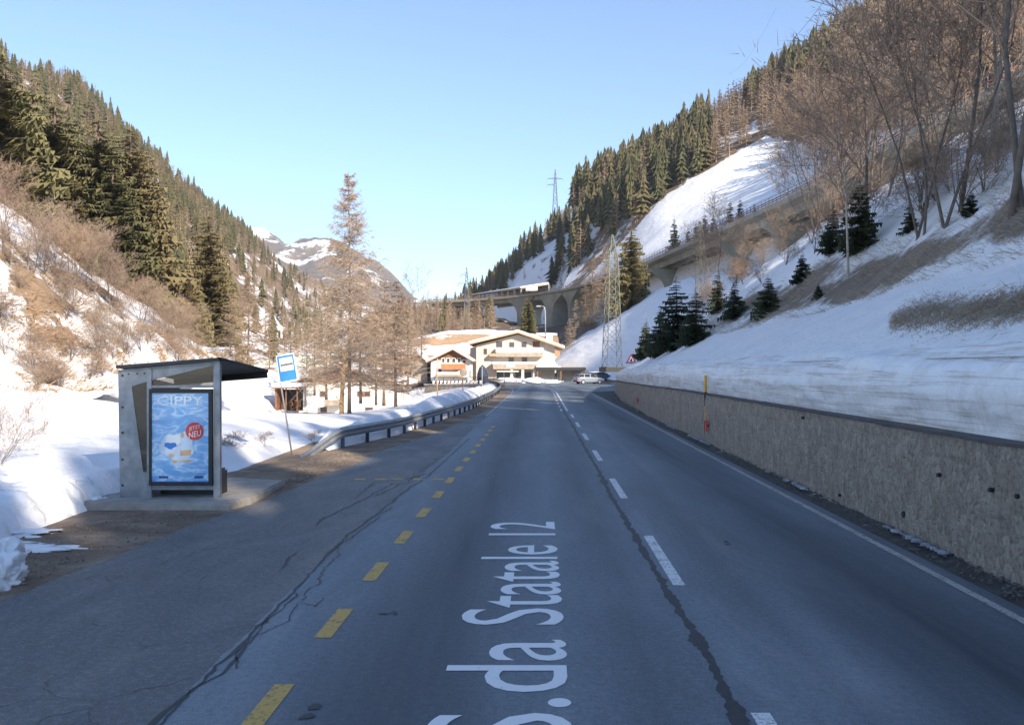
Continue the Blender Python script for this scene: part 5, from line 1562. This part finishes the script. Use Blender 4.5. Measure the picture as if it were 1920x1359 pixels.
pylon(P(1148,688,118)+Vector((0,0,0)), 17.2, 2.1, 1.15, 'lattice_pylon', 'large steel lattice pylon standing on a dark footing beyond the wall end', (M['pylon_blue'], M['pylon_green']), ((12.6,1.0,1),), 13, 1.35, .062)
pylon(P(875,622,275), 19.5, 2.2, .7, 'lattice_pylon', 'slim lattice pylon rising behind the brown embankment left of the hotel', (M['pylon_green'], M['pylon_blue']), ((14.5,2.6,-1),(15.8,2.2,1),(17.2,1.8,-1)), 12, None, .10, .1)
pb = P(1041,398,520); pylon(pb, 24.5, 3.0, .9, 'lattice_pylon', 'distant pylon with two wide cross arms on the ridge skyline', (M['pylon_blue'], M['pylon_blue']), ((15.5,4.6,-1),(19.0,4.4,0)), 9, None, .17, .05)
tq = pylon(P(1313,560,96), 8.2, .8, .5, 'lattice_pylon', 'thin yellowish lattice mast among the young birches over the wall', (M['pylon_green'], M['pylon_green']), (), 11, None, .028, .4)
# power cables
for (a, b, sag, lb) in ((Vector((40,50,52)), P(1041,330,520)+Vector((4,0,0)), 9, 'thin dark power cable crossing the upper right sky'),):
    a = P(1552,-5,230); b = P(1380,150,420); mb = MB()
    pts = [a.lerp(b, t/24) - Vector((0,0,5*math.sin(math.pi*t/24))) for t in range(25)]; mb.tube(pts, .05, 5); o = mb.build('power_cable', M['dark']); tag(o, lb, 'cable')
a = P(1455,15,260); b = P(1365,140,420); mb = MB(); mb.tube([a.lerp(b, t/24) - Vector((0,0,4*math.sin(math.pi*t/24))) for t in range(25)], .022, 5); o = mb.build('power_cable', M['pylon_blue']); tag(o, 'faint thinner power cable left of the dark one in the sky', 'cable')

# ------------------------------------------------------------------ hotel
YH = 165.0
M['balcony'] = plain('balcony_boards', (0.36,0.30,0.24), .85, 0, .2, 2)
def H(px, py, dy=0.0): 
    p = P(px, py, YH); return Vector((p.x, YH+dy, p.z))
ho = empty('hotel', H(968,712), 'cream three storey alpine hotel with snowy balconies facing the road', 'building')
HL = -Vector(ho.location)
def hp(mb, name, mat, par=None, **k):
    o = mb.build(name, mat, par or ho, **k)
    if par is None: o.location = HL
    return o
mb = MB(); zb_ = -0.3
fl = H(893,712); fr = H(1040,712)
z_eL = H(0,646).z; z_eR = H(0,651).z; z_r = H(0,625).z; xr = H(971,0).x
mb.prism([Vector((fl.x,YH,zb_)), Vector((fr.x,YH,zb_)), Vector((fr.x,YH,H(0,648).z)), Vector((xr,YH,z_r-.2)), Vector((fl.x,YH,H(0,647).z))], (0,16,0)); body = hp(mb, 'wall', M['cream'])
def slab(mb, a, b, th, dy0, dy1):
    mb.hexa([Vector((a.x,YH+dy0,a.z)),Vector((b.x,YH+dy0,b.z)),Vector((b.x,YH+dy1,b.z)),Vector((a.x,YH+dy1,a.z)),Vector((a.x,YH+dy0,a.z+th)),Vector((b.x,YH+dy0,b.z+th)),Vector((b.x,YH+dy1,b.z+th)),Vector((a.x,YH+dy1,a.z+th))])
eL = H(880,646.5); eR = H(1058,655); rg = H(971,625)
mb = MB(); slab(mb, eL, rg, .28, -1.8, 17); slab(mb, rg, eR, .28, -1.8, 17); rf = hp(mb, 'roof', M['lightwood'])
for nm, a, b in (('l',eL,rg),('r',rg,eR)):
    mb = MB(); slab(mb, a+Vector((0,0,.285)), b+Vector((0,0,.285)), .34, -1.7, 16.9); mb.build('roof_snow', M['snow_roof'], rf)
for px, top, w in ((1030,627,.35),(1036.5,623,.2)):
    mb = MB(); c = H(px, 640, 6); mb.box((c.x-w,c.y-w,c.z),(c.x+w,c.y+w,H(0,top).z)); 
    if w > .3: mb.box((c.x-w*1.4,c.y-w*1.4,H(0,top).z),(c.x+w*1.4,c.y+w*1.4,H(0,top).z+.25))
    mb.build('chimney', M['plaster'], rf)
def window(x0, y0, x1, y1, frame=M['lightwood'], glass_=M['window'], P_=H, par=None, dep=.06, holder=None):
    a = P_(x0, y1); b = P_(x1, y0); par = par or ho
    mb = MB(); f = .10
    for (u0,w0,u1,w1) in ((a.x-f,a.z-f,a.x,b.z+f),(b.x,a.z-f,b.x+f,b.z+f),(a.x,b.z,b.x,b.z+f),(a.x,a.z-f,b.x,a.z)):
        mb.box((u0,a.y-dep,w0),(u1,a.y-.004,w1))
    o = mb.build('window', frame, par); o.location = -Vector(par.location)
    mb = MB(); mb.box((a.x,a.y-dep*.5,a.z),(b.x,b.y-.006,b.z)); mb.build('pane', glass_, o)
    return o
for q in ((955,642,964,651),(978,642,987,651),(954,670,963,682),(979,670,988,682)): window(*q)
window(931,641,941,651, M['wood']); window(1000,641,1011,651, M['wood'], M['wood'])
window(907,654,913,664); 
# loggia balconies with snow
def balcony(x0, x1, ytop, ybot, snow_y, dep, mat, nm='balcony'):
    a = H(x0, ybot); b = H(x1, ytop); mb = MB(); mb.box((a.x,YH-dep,a.z),(b.x,YH-dep+.14,b.z)); mb.box((a.x,YH-dep+.14,a.z),(b.x,YH-.005,a.z+.18))
    mb.box((a.x,YH-dep+.14,a.z+.18),(a.x+.12,YH-.005,b.z)); mb.box((b.x-.12,YH-dep+.14,a.z+.18),(b.x,YH-.005,b.z))
    o = hp(mb, nm, mat)
    mb = MB(); n_ = 14; z0 = b.z; z1 = H(0, snow_y).z; pts = []
    for i in range(n_):
        t = i/(n_-1); mb.v  # rounded heap of snow along the parapet
    prof = [(0,-dep-.10,z0-.02),(0,-dep-.16,lerp(z0,z1,.5)),(0,-dep+.1,z1),(0,-dep+.9,z1+.05),(0,-.02,z1-.1),(0,-.02,z0-.5)]
    mb.prism([Vector((a.x-.1,YH+p[1],p[2])) for p in prof], (b.x-a.x+.2,0,0)); mb.build('balcony_snow', M['snow_roof'], o)
    return o
balcony(931, 1017, 661, 669, 652, 1.6, M['balcony'])
balcony(925, 1040, 683, 692, 679, 2.4, M['balcony'])
mb = MB(); mb.box((H(918,0).x,YH-1.6,H(0,668).z),(H(931,0).x-.005,YH-.005,H(0,663).z)); hp(mb, 'side_canopy', M['lightwood'])
# ground floor
for x0, x1 in ((931,944),(946,956),(966,977),(983,996)): window(x0,697,x1,710, M['plaster'])
for px in (959.5, 980, 1001): 
    mb = MB(); c = H(px, 712); mb.box((c.x-.22,YH-2.2,zb_),(c.x+.22,YH-1.8,H(0,692.5).z)); hp(mb, 'column', M['plaster'])
mb = MB(); a = H(932,697); mb.box((a.x,YH-2.9,a.z),(H(972,0).x,YH-2.45,a.z+.22)); hp(mb, 'awning', M['plaster'])
mb = MB(); a = H(949,688); mb.box((a.x,YH-2.52,a.z),(H(965,0).x,YH-2.43,H(0,682).z)); hp(mb, 'sign_board', M['white'])
# long canopy to the right with dark edge
ca = empty('canopy_roof', H(1050,712), 'long flat canopy with a dark edge reaching right from the hotel', 'canopy')
def cp_(mb, name, mat): 
    o = mb.build(name, mat, ca); o.location = -Vector(ca.location); return o
mb = MB(); a = H(1003,693.5); b = H(1096,688.5); mb.box((a.x,YH-3.2,a.z),(b.x,YH+5,b.z)); cp_(mb, 'roof_edge', M['dark'])
mb = MB(); mb.box((a.x+.2,YH-2.9,b.z),(b.x-4.5,YH+4.8,b.z+.28)); cp_(mb, 'roof_snow', M['snow_roof'])
mb = MB(); mb.box((H(1045,0).x,YH+1,zb_),(H(1092,0).x,YH+4,a.z)); cp_(mb, 'wall', M['cream'])
for px in (1007,1050,1093): mb = MB(); c = H(px,700); mb.box((c.x-.12,YH-2.9,zb_),(c.x+.12,YH-2.66,a.z)); cp_(mb, 'post', M['wood'])
rr = random.Random(5)
mb = MB(); x = H(1008,0).x; k = 0
while x < H(1040,0).x:
    w = rr.uniform(.32,.5); mb.box((x,YH-3.1,b.z+.03),(x+w*.8,YH-3.02,b.z+.62)); x += w
cp_(mb, 'sign_letters', M['white'])
# side wing going back on the left
mb = MB(); mb.prism([H(880,711,3), H(893,712,.01), H(893,649,.01), H(880,652,3)], (0,12,0)); hp(mb, 'side_wing', M['cream'])

# ------------------------------------------------------------------ chalets
def chalet(name, label, Y, x0, x1, ybase, yeL, yeR, xr_, yr, depth, wallm, gablem, over=1.0, eL=None, eR=None, roofm=None):
    K = lambda px, py, dy=0.0: Vector((P(px,py,Y).x, Y+dy, P(px,py,Y).z))
    root = empty(name, K((x0+x1)/2, ybase), label, 'building'); LL = -Vector(root.location)
    def pp(mb, nm, mat, par=None):
        o = mb.build(nm, mat, par or root)
        if par is None: o.location = LL
        return o
    a = K(x0,ybase+6); b = K(x1,ybase+6); mb = MB(); r_ = K(xr_, yr)
    el = K(x0,yeL); er = K(x1,yeR)
    mb.prism([a, b, er, el], (0,depth,0)); pp(mb, 'wall', wallm)
    mb = MB(); mb.prism([el+Vector((0,-.02,.003)), er+Vector((0,-.02,.003)), r_+Vector((0,-.02,-.15))], (0,depth,0)); pp(mb, 'gable', gablem)
    EL = K(*(eL or (x0-5,yeL+3))); ER = K(*(eR or (x1+5,yeR+3)))
    def sl(mb, p, q, th, up, d0, d1):
        mb.hexa([p+Vector((0,d0,up)),q+Vector((0,d0,up)),q+Vector((0,d1,up)),p+Vector((0,d1,up)),p+Vector((0,d0,up+th)),q+Vector((0,d0,up+th)),q+Vector((0,d1,up+th)),p+Vector((0,d1,up+th))])
    mb = MB(); sl(mb, EL, r_, .2, 0, -over, depth+over); sl(mb, r_, ER, .2, 0, -over, depth+over); rf = pp(mb, 'roof', roofm or M['wood'])
    mb = MB(); sl(mb, EL, r_, .3, .205, -over+.1, depth+over-.1); mb.build('roof_snow', M['snow_roof'], rf)
    mb = MB(); sl(mb, r_, ER, .3, .205, -over+.1, depth+over-.1); mb.build('roof_snow', M['snow_roof'], rf)
    return root, K, pp, rf
# white chalet with the orange balcony
c2, K2, pp2, rf2 = chalet('chalet', 'white chalet with an orange wooden balcony left of the hotel', 150.0, 808, 882, 708, 676, 674, 849.6, 657, 9, M['plaster'], M['wood'], 1.2, (800,681), (887,679))
mb = MB(); a = K2(828,692); b = K2(874,682); mb.box((a.x,148.6,a.z),(b.x,148.72,b.z)); mb.box((a.x,148.72,a.z),(b.x,149.99,a.z+.15)); pp2(mb, 'balcony', M['orange_wood'])
for x0,x1,y0,y1 in ((829,833.5,672,679.5),(838,843,672,679.5),(848,853.5,672,679.5),(858,863,672,679.5),(868,873,675,680),(822,828,692,699),(866,870,697,702)): window(x0,y0,x1,y1,M['plaster'],M['window'],K2,c2)
mb = MB(); a = K2(823,704); b = K2(870,701); mb.box((a.x,147.2,a.z),(b.x,149.98,b.z)); o_ = pp2(mb, 'terrace', M['lightwood']); mb = MB(); mb.box((a.x-.1,147.1,b.z+.004),(b.x+.1,149.97,b.z+.3)); mb.build('terrace_snow', M['snow_roof'], o_)
mb = MB(); mb.tube([K2(871,708,-1.2), K2(871,694,-1.2)], 1.1, 14); pp2(mb, 'bay', M['plaster'])
# brown barn left of it
c3, K3, pp3, rf3 = chalet('barn', 'brown stone and timber barn against the left of the white chalet', 153.0, 771, 801, 710, 676, 677, 778, 661, 8, M['stone'], M['wood'], .8, (764,682), (806,683))
window(777,686,781,690,M['wood'],M['window'],K3,c3)
# low white chalet with a brown gable behind the larch
c1, K1, pp1, rf1 = chalet('chalet', 'low white house with a wide brown gable behind the tallest larch', 86.0, 560, 745, 768, 716, 718, 640, 689, 12, M['plaster'], M['wood'], .9, (548,722), (757,726))
for x0,x1,y0,y1 in ((602,612,735,742),(603,611,765,771),(684,693,735,742),(672,680,735,742),(686,698,765,770),(625,640,752,757)): window(x0,y0,x1,y1,M['wood'],M['window'],K1,c1)
mb = MB(); a = K1(613,759); b = K1(645,749); mb.box((a.x,84.6,a.z),(b.x,84.68,b.z)); mb.box((a.x,84.68,a.z),(b.x,85.99,a.z+.12)); pp1(mb, 'balcony', M['stone'])
mb = MB(); mb.box((K1(620,0).x,86.1+4,K1(0,700).z),(K1(628,0).x,86.9+4,K1(0,681).z)); mb.build('chimney', M['plaster'], rf1)
# dark open shed
sd = empty('shed', P(536,768,82), 'dark open timber shed with a snowy roof behind the bus stop pole', 'shed'); SDl = -Vector(sd.location)
def sdp(mb, nm, mat): 
    o = mb.build(nm, mat, sd); o.location = SDl; return o
K = lambda px, py, dy=0: Vector((P(px,py,82).x, 82+dy, P(px,py,82).z))
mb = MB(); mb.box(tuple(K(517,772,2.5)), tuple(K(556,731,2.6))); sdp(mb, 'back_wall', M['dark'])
mb = MB(); mb.box(tuple(K(515.5,772)), tuple(K(519,727,2.5))); sdp(mb, 'side_wall', M['wood'])
for px in (535, 556): mb = MB(); mb.box(tuple(K(px,772)), tuple(K(px+2,727,.15))); sdp(mb, 'post', M['wood'])
mb = MB(); mb.box(tuple(K(512,728,-.6)), tuple(K(562,725.5,3.2))); sdp(mb, 'roof', M['wood'])
mb = MB(); mb.box(tuple(K(512.5,725.4,-.5)), tuple(K(561.5,718,3.1))); sdp(mb, 'roof_snow', M['snow_roof'])
mb = MB(); r5 = random.Random(3)
for k in range(60):
    z = r5.uniform(0,.9); x = r5.uniform(K(540,0).x, K(553,0).x); mb.tube([Vector((x,82.7,K(0,770).z+z)), Vector((x,84.2,K(0,770).z+z))], .07, 6)
o = mb.build('woodpile', M['wood']); tag(o, 'pile of split firewood under the dark open shed', 'woodpile')
# small white building with arches far up the left valley
bl = empty('avalanche_gallery', P(512,632,300), 'far white wall with dark arched openings on the left hillside', 'gallery'); BLl = -Vector(bl.location)
mb = MB(); a = P(494,627,300); b = P(529,612,300)
xs_ = [494,500,503,508,511,516.5,519.5,525,529]
K = lambda px, py, dy=0: Vector((P(px,py,300).x, 300+dy, P(px,py,300).z))
mb.box(tuple(K(492,619.5)), tuple(K(531,611,5))); q = mb.build('roof_beam', M['plaster'], bl); q.location = BLl
for k in range(5):
    x = (493,500.5,508.5,517,526)[k]; mb = MB(); mb.box(tuple(K(x,634)), tuple(K(x+3.6,619.6,.8))); q = mb.build('column', M['plaster'], bl); q.location = BLl
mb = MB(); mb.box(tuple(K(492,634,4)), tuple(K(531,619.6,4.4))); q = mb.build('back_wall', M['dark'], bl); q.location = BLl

# ------------------------------------------------------------------ stream wall, guard stones, poles beside the rail
K = lambda px, py, Y: P(px, py, Y)
sw = empty('stream_wall', P(880,740,118), 'stone stream wall with a row of pale guard stones in front of the white chalet', 'wall'); SWl = -Vector(sw.location)
a = P(796,722,122); b = P(945,722,112); mb = MB(); mb.prism([a, b, Vector((b.x,b.y,-3)), Vector((a.x,a.y,-3))], (0.1,.7,0)); q = mb.build('masonry', M['stone'], sw); q.location = SWl
mb = MB(); mb.prism([a+Vector((-.1,-.1,.003)), b+Vector((.1,-.1,.003)), b+Vector((.1,.85,.003)), a+Vector((-.1,.85,.003))], (0,0,.18)); q = mb.build('coping', M['concrete'], sw); q.location = SWl
for k in range(13):
    c = a.lerp(b, .12+k*.05) + Vector((0.05,.35,.18)); mb = MB(); mb.box((c.x-.16,c.y-.14,c.z),(c.x+.16,c.y+.14,c.z+.42)); q = mb.build('guard_stone', M['plaster'], sw); q.location = SWl
mb = MB(); a2 = a+Vector((0.05,.35,.98)); b2 = b+Vector((.05,.35,.98)); mb.bar(a2, b2, .09); mb.bar(a2-Vector((0,0,.3)), b2-Vector((0,0,.3)), .06)
for k in range(9):
    c = a.lerp(b, k/8)+Vector((.05,.35,.18)); mb.bar(c, c+Vector((0,0,.8)), .07)
q = mb.build('railing', M['dark'], sw); q.location = SWl
# far small picket barrier at the end of the road
fe = empty('snow_fence', P(1035,718,146), 'low picket barrier in front of the shaded snow at the end of the road', 'fence'); FEl = -Vector(fe.location)
for k in range(16):
    px = 1016 + k*2.6; p = P(px, 719, 146); mb = MB(); mb.box((p.x-.05,p.y-.04,-.1),(p.x+.05,p.y+.04,p.z+1.05)); q = mb.build('picket', M['pylon_blue'] if k % 3 else M['dark'], fe); q.location = FEl
mb = MB(); a = P(1014,713,146); b = P(1057,713,146); mb.bar(a, b, .07); mb.bar(a-Vector((0,0,.45)), b-Vector((0,0,.45)), .07); q = mb.build('cross_rail', M['pylon_blue'], fe); q.location = FEl
# snow heaps by the hotel
for i, (px, py, Y, r, lb) in enumerate(((985,714,150,(4.2,1.6,.55),'large white snow heap in front of the hotel ground floor'),(1004,716,143,(3.0,1.5,.5),'snow heap at the end of the road beside the picket barrier'))):
    p = P(px, py, Y); tag(blob('snow_heap', (p.x, p.y, .1), r, M['snow'], 20+i*4.4, 4, .6), lb, 'snow heap')
# closed dark parasol or cover with its pole
um = empty('closed_parasol', P(904,722,116), 'dark blue closed parasol cover standing by the stream wall', 'parasol'); UL_ = -Vector(um.location)
mb = MB(); mb.tube([P(905,722,116), P(905,712,116), P(904.5,700,116), P(904.5,690,116), P(904.5,684.5,116)], [.72,.74,.66,.42,.08], 10); q = mb.build('cover', plain('dark_cover', (0.035,0.045,0.08), .8, 0, .3), um, smooth=True); q.location = UL_
mb = MB(); mb.tube([P(904.5,726,116), P(904.5,683,116)], .06, 8); q = mb.build('pole', M['lightwood'], um); q.location = UL_
for px, top, base, Y, w, lb, disc_ in ((904,687,738,70,.035,'grey steel pole in front of the dark parasol behind the rail',False),(868,702,742,68,.035,'rusty pole with a small round sign by the snowy rail',True),(821,672,748,64,.045,'pale crooked wooden pole in front of the white chalet',False),(757,652,745,66,.03,'thin leaning sapling stake left of the barn',False)):
    r_ = empty('marker_pole', P(px,base+5,Y), lb, 'pole'); mb = MB()
    mb.tube([P(px,base+5,Y), P(px-(2 if px == 821 else 0),(top+base)/2,Y), P(px-(1 if px == 821 else 5 if px == 757 else 0),top,Y)], w, 8); q = mb.build('shaft', M['rust'] if disc_ else M['lightwood'] if px in (821,757) else M['steel'], r_); q.location = -Vector(r_.location)
    if disc_:
        c = P(px+1, top-4, Y); mb = MB(); mb.tube([c+Vector((0,-.02,0)), c+Vector((0,.02,0))], .30, 18); q = mb.build('round_sign', M['stone'], r_); q.location = -Vector(r_.location)
# street lamp
lm = empty('street_lamp', P(1023,640,190), 'grey street lamp with a curved arm behind the hotel roof', 'street lamp'); LMl = -Vector(lm.location)
mb = MB(); mb.tube([P(1023,645,190), P(1022.5,600,190), P(1022,582,190), P(1020,575.5,190), P(1016,573.5,190), P(1012,574,190)], [.14,.11,.09,.08,.07,.06], 8); q = mb.build('pole', M['steel'], lm, smooth=True); q.location = LMl
mb = MB(); c = P(1010,574.3,190); mb.box((c.x-.5,c.y-.2,c.z-.1),(c.x+.45,c.y+.2,c.z+.14)); q = mb.build('lamp_head', M['steel'], lm); q.location = LMl

# ------------------------------------------------------------------ parked cars
def car(loc, rz, label, paint_, snow=False):
    root = empty('parked_car', loc, label, 'car', rz=rz)
    # x forward, y left; estate body as cross sections along x
    st = [(-2.28,.62,.55,.96),(-2.22,.72,.42,1.02),(-1.9,.84,.30,1.04),(-1.0,.87,.24,1.02),(0.2,.88,.24,1.00),(1.0,.87,.24,.97),(1.6,.83,.26,.90),(2.1,.74,.34,.80),(2.25,.60,.44,.68)]
    rings = []
    for x, w, z0, z1 in st:
        rings.append([Vector((x,-w*.9,z0)),Vector((x,-w,z0+.15)),Vector((x,-w,z1-.15)),Vector((x,-w*.93,z1)),Vector((x,w*.93,z1)),Vector((x,w,z1-.15)),Vector((x,w,z0+.15)),Vector((x,w*.9,z0))])
    def loftb(rings, name, mat, par):
        mb = MB()
        for i in range(len(rings)-1):
            n = len(rings[i])
            for k in range(n): mb.face([rings[i][k], rings[i][(k+1)%n], rings[i+1][(k+1)%n], rings[i+1][k]])
        mb.face(rings[0]); mb.face(list(reversed(rings[-1]))); o = mb.build(name, mat, par); return o
    body = loftb(rings, 'body', paint_, root)
    bm = bmesh.new(); bm.from_mesh(body.data); bmesh.ops.remove_doubles(bm, verts=bm.verts, dist=.001); bm.to_mesh(body.data); bm.free()
    ms = body.modifiers.new('sub', 'BEVEL'); ms.width = .05; ms.segments = 2; ms.limit_method = 'ANGLE'
    gh = [(-2.15,.78,1.0,1.02),(-1.95,.72,1.0,1.30),(-1.5,.68,1.0,1.44),(-.4,.68,1.0,1.47),(.35,.68,.98,1.42),(.75,.72,.97,1.20),(1.15,.78,.95,.98)]
    loftb([[Vector((x,-.80,z0)),Vector((x,-w,z1-.03)),Vector((x,-w*.85,z1)),Vector((x,w*.85,z1)),Vector((x,w,z1-.03)),Vector((x,.80,z0))] for x, w, z0, z1 in gh], 'window_band', M['car_glass'], root)
    loftb([[Vector((x,-w,1.42 if abs(x) < 1 else 1.38)),Vector((x,-w*.9,z)),Vector((x,w*.9,z)),Vector((x,w,1.42 if abs(x) < 1 else 1.38))] for x, w, z in ((-1.95,.70,1.40),(-1.4,.70,1.49),(-.4,.70,1.515),(.25,.68,1.49))], 'roof', M['snow_roof'] if snow else paint_, root)
    for x in (-2.05,-1.1,-.15,.85):
        for s in (-1,1):
            mb = MB(); lean_ = .30 if x > .5 else (.22 if x < -2 else 0)
            mb.bar((x + (.0 if x < .5 else .15), s*.80, 1.0), (x - lean_*(1 if x > .5 else -1), s*.69, 1.43), .07, .05); mb.build('pillar', paint_, root)
    for x in (-1.35, 1.35):
        for s in (-1,1):
            mb = MB(); mb.tube([(x,s*.70,.32),(x,s*.90,.32)], .32, 18); w_ = mb.build('wheel', M['rubber'], root)
            mb = MB(); mb.tube([(x,s*.89,.32),(x,s*.915,.32)], .20, 14); mb.build('rim', M['steel'], w_)
    for s in (-1,1):
        mb = MB(); mb.box((-2.30,s*.68-.13,.66),(-2.16,s*.68+.13,.95)); mb.build('tail_light', M['tail'], root)
        mb = MB(); mb.box((2.08,s*.52-.15,.60),(2.22,s*.52+.15,.74)); mb.build('headlight', M['white'], root)
    mb = MB(); mb.box((-2.33,-.62,.36),(-2.2,.62,.54)); mb.build('bumper', M['dark'], root)
    mb = MB(); mb.box((-2.31,-.26,.72),(-2.27,.26,.84)); mb.build('number_plate', M['white'], root)
    return root
p = P(1104,719,134); car(Vector((p.x, p.y, 0)), R(22), 'silver estate car parked in front, nearest to the wall end', M['car_silver'])
p = P(1126,712,145); car(Vector((p.x, p.y, 0.25)), R(20), 'dark car with snow on its roof parked behind the silver estate', M['car_dark'], True)

# ------------------------------------------------------------------ thin valley haze
hz = MB(); hz.box((-1600,-320,-4), (1600,4100,640))
hm = bpy.data.materials.new('haze'); hm.use_nodes = True
ht = hm.node_tree; ht.nodes.clear()
ho_ = ht.nodes.new('ShaderNodeOutputMaterial'); hv = ht.nodes.new('ShaderNodeVolumePrincipled')
hv.inputs['Color'].default_value = (0.80,0.88,1.0,1); hv.inputs['Density'].default_value = 0.00013; hv.inputs['Anisotropy'].default_value = 0.2
ht.links.new(hv.outputs[0], ho_.inputs['Volume'])
o = hz.build('haze', hm); tag(o, 'thin pale haze in the valley air', 'haze', kind='stuff')
